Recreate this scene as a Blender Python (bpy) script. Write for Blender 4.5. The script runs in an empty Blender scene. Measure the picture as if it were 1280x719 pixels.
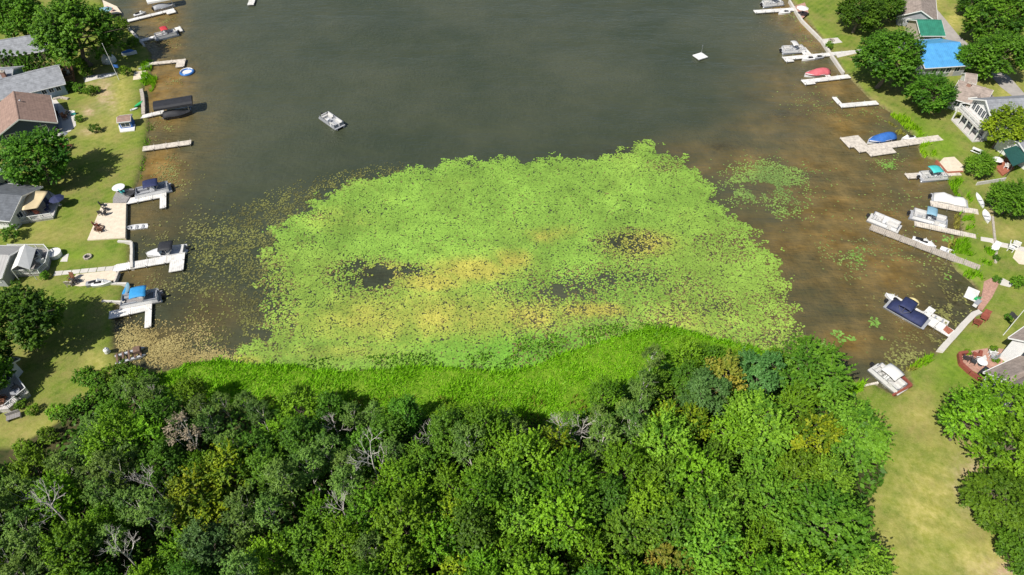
import bpy, math, random
import numpy as np
from mathutils import Vector
random.seed(7); rng = np.random.default_rng(7)
S = bpy.context.scene; C = S.collection
R_ = math.radians

# ------------------------------------------------ camera, sky, sun, exposure
CAM_H = 80.0; PITCH = R_(47); F = 853.0
cam = bpy.data.cameras.new('camera'); co = bpy.data.objects.new('camera', cam); C.objects.link(co)
co.location = (0, 0, CAM_H); co.rotation_euler = (math.pi/2 - PITCH, 0, 0)
cam.sensor_width = 36; cam.lens = 36*F/1280; cam.clip_start = 1; cam.clip_end = 6000
S.camera = co
SUN_EL = R_(50); SHX, SHY = 0.72, 0.69          # direction in which shadows fall
w = bpy.data.worlds.new('World'); S.world = w; w.use_nodes = True
nt = w.node_tree; bg = nt.nodes['Background']
sky = nt.nodes.new('ShaderNodeTexSky'); sky.sky_type = 'NISHITA'; sky.sun_disc = False
sky.sun_elevation = SUN_EL; sky.sun_rotation = math.atan2(-SHX, -SHY)
nt.links.new(sky.outputs[0], bg.inputs[0]); bg.inputs[1].default_value = 0.075
sl = bpy.data.lights.new('sun', 'SUN'); so = bpy.data.objects.new('sun', sl); C.objects.link(so)
sl.energy = 5.0; sl.angle = R_(0.5); sl.color = (1.0, 0.955, 0.88)
so.rotation_euler = Vector((SHX*math.cos(SUN_EL), SHY*math.cos(SUN_EL), -math.sin(SUN_EL))).to_track_quat('-Z', 'Y').to_euler()
so.location = (-60, -60, 150)
S.view_settings.view_transform = 'Standard'; S.view_settings.look = 'None'
S.view_settings.exposure = 0.2; S.view_settings.gamma = 1
S.render.engine = 'CYCLES'; S.render.resolution_x = 1024; S.render.resolution_y = 575
S.cycles.max_bounces = 5; S.cycles.transparent_max_bounces = 4

# ------------------------------------------------ helpers
cp, sp = math.cos(PITCH), math.sin(PITCH)
G = 0.5                                          # level of the land above the lake
def P(px, py, z=0.0):
    a = (px-640)/F; u = (359.5-py)/F
    d = (a, cp+u*sp, -sp+u*cp); t = (CAM_H-z)/-d[2]
    return Vector((d[0]*t, d[1]*t, z))
def PX(X, Y, Z=0.0):                             # world -> photo pixel (arrays)
    dz = Z-CAM_H
    f = Y*cp - dz*sp; u = Y*sp + dz*cp
    return 640+F*X/f, 359.5-F*u/f
def scale_at(v): return F/(v.y*cp-(v.z-CAM_H)*sp)

_n = {}
def noise2(x, y, s, seed=0):
    k = seed
    if k not in _n: _n[k] = np.random.default_rng(1000+seed).random((256, 256))
    g = _n[k]; x = np.asarray(x)/s; y = np.asarray(y)/s
    xi = np.floor(x).astype(int); yi = np.floor(y).astype(int); fx = x-xi; fy = y-yi
    fx = fx*fx*(3-2*fx); fy = fy*fy*(3-2*fy)
    q = lambda a, b: g[a % 256, b % 256]
    return (q(xi, yi)*(1-fx)+q(xi+1, yi)*fx)*(1-fy)+(q(xi, yi+1)*(1-fx)+q(xi+1, yi+1)*fx)*fy
def fbm(x, y, s, seed=0):
    return .5*noise2(x, y, s, seed)+.3*noise2(x, y, s*.45, seed+1)+.2*noise2(x, y, s*.2, seed+2)
def inside(x, y, poly):
    x = np.asarray(x, float); y = np.asarray(y, float); r = np.zeros(x.shape, bool); n = len(poly)
    for i in range(n):
        x0, y0 = poly[i][:2]; x1, y1 = poly[(i+1) % n][:2]
        if y0 == y1: continue
        c = (y0 > y) != (y1 > y)
        r ^= c & (x < (x1-x0)*(y-y0)/(y1-y0)+x0)
    return r
def segdist(x, y, pts, closed=True):
    d = np.full(np.shape(x), 1e9); n = len(pts)
    for i in range(n if closed else n-1):
        ax, ay = pts[i][:2]; bx, by = pts[(i+1) % n][:2]; dx, dy = bx-ax, by-ay
        t = np.clip(((x-ax)*dx+(y-ay)*dy)/(dx*dx+dy*dy+1e-9), 0, 1)
        d = np.minimum(d, np.hypot(x-ax-t*dx, y-ay-t*dy))
    return d
def blob(px, py, cx, cy, rx, ry): return np.exp(-(((px-cx)/rx)**2+((py-cy)/ry)**2))

def newmat(name):
    m = bpy.data.materials.new(name); m.use_nodes = True
    n = m.node_tree.nodes; return m, n, m.node_tree.links, n['Principled BSDF']
def mat(name, col, rough=.6, var=.18, scale=2.0, metal=0.0, bands=None, bump=0.0, axis='X', alpha=None, coat=0.0):
    m, n, l, b = newmat(name)
    tc = n.new('ShaderNodeTexCoord'); nz = n.new('ShaderNodeTexNoise'); nz.inputs['Scale'].default_value = scale
    nz.inputs['Detail'].default_value = 6; nz.inputs['Roughness'].default_value = .65
    l.new(tc.outputs['Object'], nz.inputs['Vector'])
    mr = n.new('ShaderNodeMapRange'); mr.inputs[1].default_value = .3; mr.inputs[2].default_value = .7
    mr.inputs[3].default_value = 1-var; mr.inputs[4].default_value = 1+var
    l.new(nz.outputs[0], mr.inputs[0]); val = mr.outputs[0]
    if bands:
        wv = n.new('ShaderNodeTexWave'); wv.wave_type = 'BANDS'; wv.bands_direction = axis
        wv.inputs['Scale'].default_value = .314/bands[0]; wv.inputs['Distortion'].default_value = 0
        l.new(tc.outputs['Object'], wv.inputs['Vector'])
        pw = n.new('ShaderNodeMapRange'); pw.inputs[1].default_value = .75; pw.inputs[2].default_value = 1
        pw.inputs[3].default_value = 1; pw.inputs[4].default_value = 1-bands[1]
        l.new(wv.outputs[1], pw.inputs[0])
        mu = n.new('ShaderNodeMath'); mu.operation = 'MULTIPLY'; l.new(val, mu.inputs[0]); l.new(pw.outputs[0], mu.inputs[1]); val = mu.outputs[0]
    hs = n.new('ShaderNodeHueSaturation'); hs.inputs['Color'].default_value = (*col, 1); l.new(val, hs.inputs['Value'])
    l.new(hs.outputs[0], b.inputs['Base Color'])
    b.inputs['Roughness'].default_value = rough; b.inputs['Metallic'].default_value = metal
    if coat: b.inputs['Coat Weight'].default_value = coat
    if bump:
        bp = n.new('ShaderNodeBump'); bp.inputs['Strength'].default_value = bump; bp.inputs['Distance'].default_value = .05
        l.new(val, bp.inputs['Height']); l.new(bp.outputs[0], b.inputs['Normal'])
    return m

class MB:
    def __init__(s): s.v = []; s.f = []
    def add(s, vs, fs):
        o = len(s.v); s.v += [tuple(v) for v in vs]; s.f += [tuple(i+o for i in f) for f in fs]; return s
    def box(s, c, d, rz=0.0, ry=0.0, top=1.0):
        hx, hy, hz = d[0]/2, d[1]/2, d[2]/2; vs = []
        for z in (-hz, hz):
            k = top if z > 0 else 1
            for x, y in ((-hx, -hy), (hx, -hy), (hx, hy), (-hx, hy)):
                x2, z2 = x*k*math.cos(ry)+z*math.sin(ry), -x*k*math.sin(ry)+z*math.cos(ry)
                y2 = y*k
                vs.append((c[0]+x2*math.cos(rz)-y2*math.sin(rz), c[1]+x2*math.sin(rz)+y2*math.cos(rz), c[2]+z2))
        return s.add(vs, [(3, 2, 1, 0), (4, 5, 6, 7), (0, 1, 5, 4), (1, 2, 6, 5), (2, 3, 7, 6), (3, 0, 4, 7)])
    def tube(s, a, b, r0, r1=None, n=6, cap=True):
        r1 = r0 if r1 is None else r1
        a = Vector(a); b = Vector(b); d = (b-a); d = d.normalized() if d.length > 1e-6 else Vector((0, 0, 1))
        u = d.orthogonal().normalized(); v = d.cross(u); vs = []
        for p, r in ((a, r0), (b, r1)):
            for i in range(n):
                t = 2*math.pi*i/n; vs.append(p+(u*math.cos(t)+v*math.sin(t))*r)
        fs = [(i, (i+1) % n, n+(i+1) % n, n+i) for i in range(n)]
        if cap: fs += [tuple(range(n-1, -1, -1)), tuple(range(n, 2*n))]
        return s.add(vs, fs)
    def lathe(s, c, prof, n=14, sx=1.0, sy=1.0):
        vs = []; k = len(prof)
        for r, z in prof:
            for i in range(n):
                t = 2*math.pi*i/n; vs.append((c[0]+r*math.cos(t)*sx, c[1]+r*math.sin(t)*sy, c[2]+z))
        fs = [(j*n+i, j*n+(i+1) % n, (j+1)*n+(i+1) % n, (j+1)*n+i) for j in range(k-1) for i in range(n)]
        fs += [tuple(range(n-1, -1, -1)), tuple(range((k-1)*n, k*n))]
        return s.add(vs, fs)
    def prism(s, pts, z0, z1):
        a = sum(pts[i][0]*pts[(i+1) % len(pts)][1]-pts[(i+1) % len(pts)][0]*pts[i][1] for i in range(len(pts)))
        if a < 0: pts = pts[::-1]
        n = len(pts); vs = [(p[0], p[1], z0) for p in pts]+[(p[0], p[1], z1) for p in pts]
        return s.add(vs, [tuple(range(n-1, -1, -1)), tuple(range(n, 2*n))]+[(i, (i+1) % n, n+(i+1) % n, n+i) for i in range(n)])
    def loft(s, rings, capped=True, closed=True):
        n = len(rings[0]); vs = [p for r in rings for p in r]; fs = []
        for j in range(len(rings)-1):
            for i in range(n if closed else n-1):
                fs.append((j*n+i, j*n+(i+1) % n, (j+1)*n+(i+1) % n, (j+1)*n+i))
        if capped: fs += [tuple(range(n-1, -1, -1)), tuple(range((len(rings)-1)*n, len(rings)*n))]
        return s.add(vs, fs)
    def torus(s, c, R, r, n=18, k=8, sx=1.0, a0=0.0, a1=1.0):
        vs = []
        for i in range(n):
            a = 2*math.pi*i/n
            for j in range(k):
                b = 2*math.pi*j/k
                vs.append((c[0]+(R+r*math.cos(b))*math.cos(a)*sx, c[1]+(R+r*math.cos(b))*math.sin(a), c[2]+r*math.sin(b)))
        fs = []
        for i in range(int(n*a0), int(n*a1)):
            for j in range(k):
                i2 = (i+1) % n; fs.append((i*k+j, i2*k+j, i2*k+(j+1) % k, i*k+(j+1) % k))
        return s.add(vs, fs)
    def build(s, name, m, parent=None, smooth=False):
        me = bpy.data.meshes.new(name); me.from_pydata(s.v, [], s.f); me.update()
        o = bpy.data.objects.new(name, me); C.objects.link(o)
        if m: me.materials.append(m)
        if smooth: me.polygons.foreach_set('use_smooth', [True]*len(me.polygons))
        if parent: o.parent = parent
        return o
def faces_mesh(name, V, k, m, tint=None, col=None):
    """V: (N,k,3) array, one k-gon each"""
    N = V.shape[0]; me = bpy.data.meshes.new(name)
    me.vertices.add(N*k); me.vertices.foreach_set('co', V.astype(np.float32).ravel())
    me.loops.add(N*k); me.loops.foreach_set('vertex_index', np.arange(N*k, dtype=np.int32))
    me.polygons.add(N); me.polygons.foreach_set('loop_start', np.arange(0, N*k, k, dtype=np.int32))
    me.polygons.foreach_set('loop_total', np.full(N, k, dtype=np.int32))
    me.update(calc_edges=True); me.materials.append(m)
    if tint is not None:
        a = me.attributes.new('tint', 'FLOAT', 'POINT'); a.data.foreach_set('value', np.repeat(tint, k).astype(np.float32))
    if col is not None:
        a = me.attributes.new('padcol', 'FLOAT_COLOR', 'POINT')
        a.data.foreach_set('color', np.repeat(np.c_[col, np.ones(N)], k, axis=0).astype(np.float32).ravel())
    return me
def link(name, me, parent=None):
    o = bpy.data.objects.new(name, me); C.objects.link(o); o.parent = parent; return o
def tag(o, label, cat, group=None):
    o['label'] = label; o['category'] = cat
    if group: o['group'] = group
    return o
def kind(o, k, label=None, cat=None):
    o['kind'] = k
    if label: o['label'] = label
    if cat: o['category'] = cat
    return o
def thing(name, label, cat, loc, rz=0.0, group=None):
    o = bpy.data.objects.new(name, None); C.objects.link(o); o.empty_display_size = .3
    o.location = loc; o.rotation_euler = (0, 0, rz); return tag(o, label, cat, group)
def copy_tree(o, parent=None):
    c = o.copy(); C.objects.link(c); c.parent = parent
    for ch in o.children: copy_tree(ch, c)
    return c
def ang(a, b): return math.atan2(b[1]-a[1], b[0]-a[0])

# ------------------------------------------------ materials
M = {}
def mm(k, *a, **kw): M[k] = mat(k, *a, **kw)
mm('white', (.72, .72, .70), .45, .06); mm('dock_white', (.72, .70, .66), .6, .28, 1.1, bands=(.3, .25))
mm('dock_wood', (.42, .37, .31), .8, .25, 2.5, bands=(.3, .3)); mm('dock_pale', (.60, .54, .46), .75, .32, 1.6, bands=(.3, .3))
mm('deck_red', (.36, .12, .07), .7, .2, 2, bands=(.3, .3)); mm('deck_brown', (.20, .11, .06), .75, .3, 2, bands=(.3, .3))
mm('deck_grey', (.30, .28, .27), .75, .2, 2, bands=(.3, .3)); mm('deck_white', (.55, .52, .50), .7, .15, 2, bands=(.3, .25))
mm('concrete', (.56, .53, .48), .85, .12, .6, bump=.2); mm('patio_shade_grey', (.38, .38, .39), .85, .12, .8)
mm('paver_pink', (.42, .24, .18), .85, .3, 3); mm('stone', (.42, .37, .31), .85, .3, 3, bump=.4)
mm('sand', (.66, .57, .44), .95, .14, 1.5, bump=.3); mm('sand_dark', (.36, .23, .13), .95, .3, .8, bump=.3); mm('asphalt', (.36, .33, .30), .9, .15, .7)
mm('metal', (.55, .56, .57), .35, .1, 4, metal=.8); mm('dark_metal', (.05, .05, .055), .45, .2)
mm('rust', (.16, .10, .07), .85, .4, 5); mm('black', (.018, .018, .02), .4, .3); mm('rubber', (.03, .03, .03), .7, .2)
mm('navy', (.018, .026, .085), .75, .25, 1.5, bump=.3); mm('blue', (.03, .13, .42), .7, .2, 1.5, bump=.25); mm('sky_blue', (.03, .27, .58), .7, .15, 1.5)
mm('light_blue', (.20, .36, .46), .7, .15, 1.5); mm('teal', (.06, .47, .45), .7, .15, 1.5); mm('red', (.50, .04, .05), .6, .2); mm('pink', (.55, .12, .14), .75, .2, 1.5, bump=.3)
mm('canvas_black', (.02, .021, .026), .7, .3, 1.5, bump=.25); mm('canvas_white', (.70, .69, .66), .75, .08, 1.5, bump=.2); mm('tan', (.62, .50, .30), .8, .12, 1)
mm('seat', (.55, .54, .52), .5, .12, 3); mm('seat_grey', (.30, .31, .33), .5, .15, 3); mm('carpet', (.33, .34, .36), .9, .15, 4)
mm('gel_white', (.70, .70, .70), .25, .06, 2, coat=.4); mm('gel_blue', (.04, .16, .45), .25, .1, 2, coat=.4); mm('green_plastic', (.04, .45, .14), .35, .1)
mm('orange', (.55, .14, .03), .5, .2); mm('yellow', (.55, .47, .22), .55, .15); mm('brown_wood', (.17, .07, .035), .7, .3, 3); mm('red_wood', (.24, .065, .042), .7, .2, 3)
mm('roof_grey', (.25, .26, .28), .85, .3, 1.3, bands=(.45, .12), axis='Y', bump=.25); mm('roof_dark', (.11, .12, .135), .85, .3, 1.3, bands=(.45, .12), axis='Y', bump=.25)
mm('roof_brown', (.29, .19, .15), .85, .26, 1.3, bands=(.45, .12), axis='Y', bump=.25); mm('roof_tan', (.30, .245, .21), .85, .32, 1.3, bands=(.45, .12), axis='Y', bump=.25)
mm('roof_blue', (.09, .33, .64), .3, .2, .8, bands=(.45, .14), metal=.0); mm('roof_green', (.035, .20, .13), .4, .25, .8, bands=(.45, .2))
mm('roof_metal', (.36, .35, .34), .5, .1, .6, bands=(.5, .25)); mm('awning_green', (.012, .07, .06), .7, .15)
mm('wall_white', (.70, .70, .69), .6, .06, 2, bands=(.25, .1), axis='Z'); mm('wall_blue', (.30, .40, .54), .6, .08, 2, bands=(.25, .1), axis='Z')
mm('wall_navy', (.03, .05, .10), .6, .1, 2, bands=(.25, .1), axis='Z'); mm('wall_grey', (.30, .31, .33), .6, .1, 2, bands=(.25, .1), axis='Z'); mm('wall_tan', (.42, .37, .31), .7, .1, 2)
mm('brick', (.28, .16, .12), .9, .3, 6, bump=.3); mm('glass', (.03, .045, .06), .06, .2); mm('hedge_wood', (.10, .07, .05), .9, .3)
mm('bark', (.15, .12, .09), .9, .3, 6, bump=.4); mm('bark_pale', (.60, .56, .50), .85, .2, 5); mm('bark_dead', (.55, .50, .46), .9, .2, 5)

def leafmat(name, dark, light, trans=.3, hue=.012, val=.25):
    m, n, l, b = newmat(name)
    at = n.new('ShaderNodeAttribute'); at.attribute_name = 'tint'
    mx = n.new('ShaderNodeMix'); mx.data_type = 'RGBA'; mx.inputs[6].default_value = (*dark, 1); mx.inputs[7].default_value = (*light, 1)
    l.new(at.outputs['Fac'], mx.inputs[0])
    oi = n.new('ShaderNodeObjectInfo'); hs = n.new('ShaderNodeHueSaturation')
    a = n.new('ShaderNodeMapRange'); a.inputs[3].default_value = .5-hue; a.inputs[4].default_value = .5+hue
    l.new(oi.outputs['Random'], a.inputs[0]); l.new(a.outputs[0], hs.inputs['Hue'])
    ml = n.new('ShaderNodeMath'); ml.operation = 'MULTIPLY'; ml.inputs[1].default_value = 7.31; l.new(oi.outputs['Random'], ml.inputs[0])
    fr = n.new('ShaderNodeMath'); fr.operation = 'FRACT'; l.new(ml.outputs[0], fr.inputs[0])
    v = n.new('ShaderNodeMapRange'); v.inputs[3].default_value = 1-val; v.inputs[4].default_value = 1+val
    l.new(fr.outputs[0], v.inputs[0]); l.new(v.outputs[0], hs.inputs['Value'])
    l.new(mx.outputs[2], hs.inputs['Color']); l.new(hs.outputs[0], b.inputs['Base Color']); b.inputs['Roughness'].default_value = .55
    b.inputs['Specular IOR Level'].default_value = .3
    tr = n.new('ShaderNodeBsdfTranslucent'); l.new(hs.outputs[0], tr.inputs[0])
    ms = n.new('ShaderNodeMixShader'); ms.inputs[0].default_value = trans
    l.new(b.outputs[0], ms.inputs[1]); l.new(tr.outputs[0], ms.inputs[2])
    l.new(ms.outputs[0], n['Material Output'].inputs[0]); M[name] = m
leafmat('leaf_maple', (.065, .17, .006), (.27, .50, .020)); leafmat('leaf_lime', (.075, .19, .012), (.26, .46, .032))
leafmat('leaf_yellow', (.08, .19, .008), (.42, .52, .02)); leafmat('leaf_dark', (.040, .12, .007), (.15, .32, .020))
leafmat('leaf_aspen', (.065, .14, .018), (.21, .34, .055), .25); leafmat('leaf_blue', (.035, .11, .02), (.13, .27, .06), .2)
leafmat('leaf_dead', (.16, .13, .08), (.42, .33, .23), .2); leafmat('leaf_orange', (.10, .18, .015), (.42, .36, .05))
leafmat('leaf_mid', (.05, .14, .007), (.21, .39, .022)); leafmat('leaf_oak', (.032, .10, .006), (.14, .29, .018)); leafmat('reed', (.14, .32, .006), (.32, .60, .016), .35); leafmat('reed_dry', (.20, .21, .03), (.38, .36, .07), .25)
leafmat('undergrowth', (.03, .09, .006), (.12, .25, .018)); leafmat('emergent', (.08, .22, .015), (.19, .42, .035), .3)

m, n, l, b = newmat('lily_pad')
at = n.new('ShaderNodeAttribute'); at.attribute_name = 'padcol'; l.new(at.outputs['Color'], b.inputs['Base Color'])
b.inputs['Roughness'].default_value = .45; M['pad'] = m
# ------------------------------------------------ shoreline and ground
SHORE_L = [(98, -45), (128, 0), (140, 18), (160, 33), (180, 55), (190, 68), (188, 82), (190, 95), (181, 108), (179, 135), (187, 150), (186, 170), (183, 190), (178, 215), (170, 236), (158, 248), (157, 297), (164, 302), (164, 333), (147, 338), (143, 352), (158, 354), (156, 376), (147, 381), (144, 400), (144, 430), (150, 447), (165, 456)]
SHORE_M = [(205, 463), (260, 452), (330, 456), (410, 464), (500, 460), (560, 458), (640, 466), (690, 448), (760, 424), (840, 412), (900, 428), (960, 442), (1010, 444), (1050, 464)]
SHORE_R = [(1066, 474), (1088, 477), (1118, 494), (1138, 480), (1128, 466), (1155, 447), (1175, 438), (1190, 420), (1210, 400), (1224, 388), (1226, 372), (1218, 358), (1205, 346), (1195, 339), (1188, 327), (1190, 303), (1203, 290), (1200, 280), (1203, 258), (1197, 240), (1184, 224), (1182, 213), (1172, 201), (1151, 197), (1145, 176), (1126, 150), (1110, 139), (1088, 125), (1056, 92), (1028, 50), (988, 0), (965, -45)]
lake_poly = [tuple(P(*p)[:2]) for p in SHORE_L+SHORE_M+SHORE_R]
lake_poly += [(110, 420), (30, 520), (-80, 500), (-150, 400)]
def axis(a, b, st, far):
    c = list(np.arange(a, b+.01, st)); d = st; lo, hi = a, b
    L_, H_ = [], []
    while hi < far:
        d *= 1.35; hi += d; lo -= d; H_.append(hi); L_.append(lo)
    return np.array(L_[::-1]+c+H_)
gx = axis(-145, 145, .8, 2500); gy = axis(5, 195, .8, 2500)
X, Y = np.meshgrid(gx, gy); X = X.ravel(); Y = Y.ravel()
inl = inside(X, Y, lake_poly); sd = segdist(X, Y, lake_poly); sd = np.where(inl, sd, -sd)
def grid_mesh(name, X, Y, Z, nx, ny, keep=None):
    i = np.arange(nx*ny).reshape(ny, nx); q = np.stack([i[:-1, :-1], i[:-1, 1:], i[1:, 1:], i[1:, :-1]], -1).reshape(-1, 4)
    if keep is not None: q = q[keep[q].any(1)]
    me = bpy.data.meshes.new(name); me.vertices.add(len(X)); me.vertices.foreach_set('co', np.c_[X, Y, Z].astype(np.float32).ravel())
    n = len(q); me.loops.add(n*4); me.loops.foreach_set('vertex_index', q.astype(np.int32).ravel())
    me.polygons.add(n); me.polygons.foreach_set('loop_start', np.arange(0, n*4, 4, dtype=np.int32)); me.polygons.foreach_set('loop_total', np.full(n, 4, dtype=np.int32))
    me.polygons.foreach_set('use_smooth', np.ones(n, bool)); me.update(calc_edges=True); return me
def fattr(me, k, v): a = me.attributes.new(k, 'FLOAT', 'POINT'); a.data.foreach_set('value', np.asarray(v, np.float32))
Z = np.clip(-sd*.7, -1.0, G)
px, py = PX(X, Y, G); px = np.clip(px, -4000, 5000); py = np.clip(py, -2000, 3000)
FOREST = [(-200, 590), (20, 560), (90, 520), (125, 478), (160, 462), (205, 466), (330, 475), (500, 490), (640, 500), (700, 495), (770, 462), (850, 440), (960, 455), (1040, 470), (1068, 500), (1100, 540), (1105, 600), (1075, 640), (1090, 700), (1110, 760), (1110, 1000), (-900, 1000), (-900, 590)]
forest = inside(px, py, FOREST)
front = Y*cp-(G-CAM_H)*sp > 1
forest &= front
dry = np.zeros(len(X)); dirt = np.zeros(len(X)); lush = np.zeros(len(X))
for a in [(1160, 640, 60, 90, .85), (1120, 700, 40, 60, .6), (1230, 700, 60, 30, 1), (1150, 520, 45, 18, .55), (1235, 440, 25, 12, .55), (1140, 490, 25, 12, .4), (1160, 565, 18, 40, .45), (120, 455, 15, 20, .75), (150, 125, 14, 45, .8), (130, 165, 40, 25, .4), (120, 115, 22, 14, .5), (60, 290, 60, 18, .35), (70, 540, 60, 18, .55), (130, 480, 16, 12, .8),
          (1260, 115, 14, 9, 1), (1192, 25, 12, 14, 1), (1160, 5, 20, 12, .9), (1250, 90, 40, 25, .7), (1255, 405, 20, 15, .35), (1215, 530, 14, 8, .8), (1262, 290, 18, 10, .6), (45, 122, 12, 5, 1), (1228, 45, 8, 20, .8)]:
    dry = np.maximum(dry, a[4]*blob(px, py, *a[:4]))
for a in [(112, 140, 9, 6, .9), (130, 115, 10, 20, .9), (118, 108, 10, 5, .7), (140, 128, 6, 16, .6), (108, 165, 12, 4, .7), (1215, 605, 22, 35, .8), (1262, 712, 40, 16, .9), (1215, 560, 16, 9, .6), (1200, 600, 14, 30, .5), (127, 482, 5, 12, .7), (1240, 262, 6, 20, .6), (1205, 275, 5, 20, .4), (1238, 360, 8, 10, .3)]:
    dirt = np.maximum(dirt, a[4]*blob(px, py, *a[:4]))
for a in [(1145, 180, 25, 30, .9), (1175, 185, 30, 20, .7), (1195, 460, 35, 25, .6), (1210, 330, 25, 25, .8), (115, 320, 50, 12, .5), (150, 390, 20, 20, .3), (1030, 40, 20, 12, .4)]:
    lush = np.maximum(lush, a[4]*blob(px, py, *a[:4]))
REED = [(196, 470), (230, 456), (260, 450), (330, 454), (410, 462), (500, 459), (560, 457), (640, 464), (690, 446), (760, 421), (800, 411), (850, 407), (900, 424), (960, 440), (1010, 446), (1010, 480), (860, 480), (780, 510), (700, 540), (560, 550), (420, 545), (300, 510), (190, 500)]
inr = inside(px, py, REED) & front; lush = np.where(inr, 1.0, lush); bank0 = np.where(inr, 0, np.clip(1+sd, 0, 1)); forest = forest & ~(inr & (py < 520))
me = grid_mesh('ground', X, Y, Z, len(gx), len(gy))
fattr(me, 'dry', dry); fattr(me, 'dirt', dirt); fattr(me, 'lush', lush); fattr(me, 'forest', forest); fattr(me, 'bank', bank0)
m, n, l, b = newmat('ground'); tc = n.new('ShaderNodeTexCoord')
def nz(scale, det=6, rough=.6, src=None):
    q = n.new('ShaderNodeTexNoise'); q.inputs['Scale'].default_value = scale; q.inputs['Detail'].default_value = det; q.inputs['Roughness'].default_value = rough
    l.new(src or tc.outputs['Object'], q.inputs['Vector']); return q.outputs[0]
def rampf(v, a, b_, c=0., d=1.):
    r = n.new('ShaderNodeMapRange'); r.inputs[1].default_value = a; r.inputs[2].default_value = b_; r.inputs[3].default_value = c; r.inputs[4].default_value = d
    l.new(v, r.inputs[0]); return r.outputs[0]
def mixc(f, a, b_):
    x = n.new('ShaderNodeMix'); x.data_type = 'RGBA'
    for k, v in ((0, f), (6, a), (7, b_)):
        if hasattr(v, 'links'): l.new(v, x.inputs[k])
        elif k == 0: x.inputs[0].default_value = v
        else: x.inputs[k].default_value = (*v, 1)
    return x.outputs[2]
def math_(op, a, b_=None):
    x = n.new('ShaderNodeMath'); x.operation = op
    for k, v in ((0, a), (1, b_)):
        if v is None: continue
        if hasattr(v, 'links'): l.new(v, x.inputs[k])
        else: x.inputs[k].default_value = v
    return x.outputs[0]
def attr(k):
    x = n.new('ShaderNodeAttribute'); x.attribute_name = k; return x.outputs['Fac']
g1 = mixc(rampf(nz(.35, 8), .35, .65), (.085, .155, .014), (.19, .245, .032))
g1 = mixc(rampf(nz(.13, 8, .72), .44, .62, 0, .85), g1, (.27, .225, .08))
g1 = mixc(rampf(nz(1.6, 8, .75), .47, .75, 0, .6), g1, (.055, .11, .015))
g1 = mixc(rampf(nz(4.5, 6, .7), .5, .75, 0, .7), g1, (.30, .31, .10))
wl = n.new('ShaderNodeTexWave'); wl.inputs['Scale'].default_value = .26; wl.inputs['Distortion'].default_value = 1.5; wl.inputs['Detail'].default_value = 2; mpl = n.new('ShaderNodeMapping'); mpl.inputs['Rotation'].default_value = (0, 0, .75); l.new(tc.outputs['Object'], mpl.inputs[0]); l.new(mpl.outputs[0], wl.inputs[0])
g1 = mixc(rampf(wl.outputs[1], .3, .7, 0, .22), g1, (.24, .27, .06))
g1 = mixc(attr('lush'), g1, mixc(rampf(nz(1.1), .35, .65), (.10, .20, .012), (.20, .32, .028)))
dn = math_('MULTIPLY', attr('dry'), rampf(nz(.5, 8), .3, .6, .35, 1.15))
g1 = mixc(dn, g1, mixc(rampf(nz(1.4), .35, .65), (.31, .30, .06), (.48, .42, .14)))
dd = math_('MULTIPLY', attr('dirt'), rampf(nz(.8, 8), .35, .6, .2, 1.2))
g1 = mixc(dd, g1, mixc(rampf(nz(1.4), .35, .65), (.42, .29, .17), (.54, .41, .27)))
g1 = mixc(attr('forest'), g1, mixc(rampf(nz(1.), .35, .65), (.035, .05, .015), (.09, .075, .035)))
g1 = mixc(rampf(attr('bank'), .3, .9), g1, mixc(rampf(nz(1.5), .4, .6), (.10, .085, .04), (.22, .18, .09)))
l.new(g1, b.inputs['Base Color']); b.inputs['Roughness'].default_value = .95; b.inputs['Specular IOR Level'].default_value = .1
bp = n.new('ShaderNodeBump'); bp.inputs['Strength'].default_value = .6; bp.inputs['Distance'].default_value = .12
l.new(nz(3.5, 8, .7), bp.inputs['Height']); l.new(bp.outputs[0], b.inputs['Normal'])
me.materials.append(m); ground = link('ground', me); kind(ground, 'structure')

# ------------------------------------------------ water
wx = axis(-110, 110, 1.1, 500); wy = axis(45, 195, 1.1, 560)
WX, WY = np.meshgrid(wx, wy); WX = WX.ravel(); WY = WY.ravel()
wi = inside(WX, WY, lake_poly); ws = segdist(WX, WY, lake_poly); near = wi | (ws < 3)
qx, qy = PX(WX, WY, 0); qx = np.clip(qx, -4000, 5000); qy = np.clip(qy, -2000, 3000)
silt = .25*np.exp(-ws/4.0)
for a in [(200, 20, 32, 32, .9), (205, 115, 38, 55, 1.1), (215, 60, 20, 20, .7), (200, 215, 34, 48, 1.0), (190, 270, 45, 30, .55), (170, 350, 40, 30, .6), (260, 400, 50, 40, .35), (200, 430, 50, 25, .5),
          (1000, 250, 90, 60, .45), (1070, 300, 150, 120, .75), (1000, 130, 70, 70, .45), (1030, 200, 90, 60, .6), (880, 200, 60, 30, .45), (240, 140, 40, 90, .3), (1120, 400, 90, 60, .5), (1150, 230, 50, 60, .55), (1060, 150, 50, 45, .85), (1010, 40, 26, 40, .95), (985, 15, 24, 22, .8), (930, 205, 60, 25, .6), (1040, 110, 40, 30, .7), (960, 160, 60, 40, .35), (1060, 420, 60, 40, .6), (960, 300, 60, 60, .3)]:
    silt = np.maximum(silt, a[4]*blob(qx, qy, *a[:4]))
weed = np.zeros(len(WX))
for a in [(790, 195, 60, 12, .6), (905, 185, 25, 9, .7), (985, 145, 25, 12, .5), (250, 300, 60, 60, .35), (1170, 400, 35, 30, .7), (1195, 375, 22, 26, .9), (240, 380, 40, 40, .4), (455, 345, 40, 22, .6), (785, 305, 50, 22, .5), (940, 120, 20, 10, .3), (165, 400, 20, 20, .7)]:
    weed = np.maximum(weed, a[4]*blob(qx, qy, *a[:4]))
me = grid_mesh('lake_water', WX, WY, np.zeros(len(WX)), len(wx), len(wy), near)
fattr(me, 'silt', silt); fattr(me, 'weed', weed)
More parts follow.
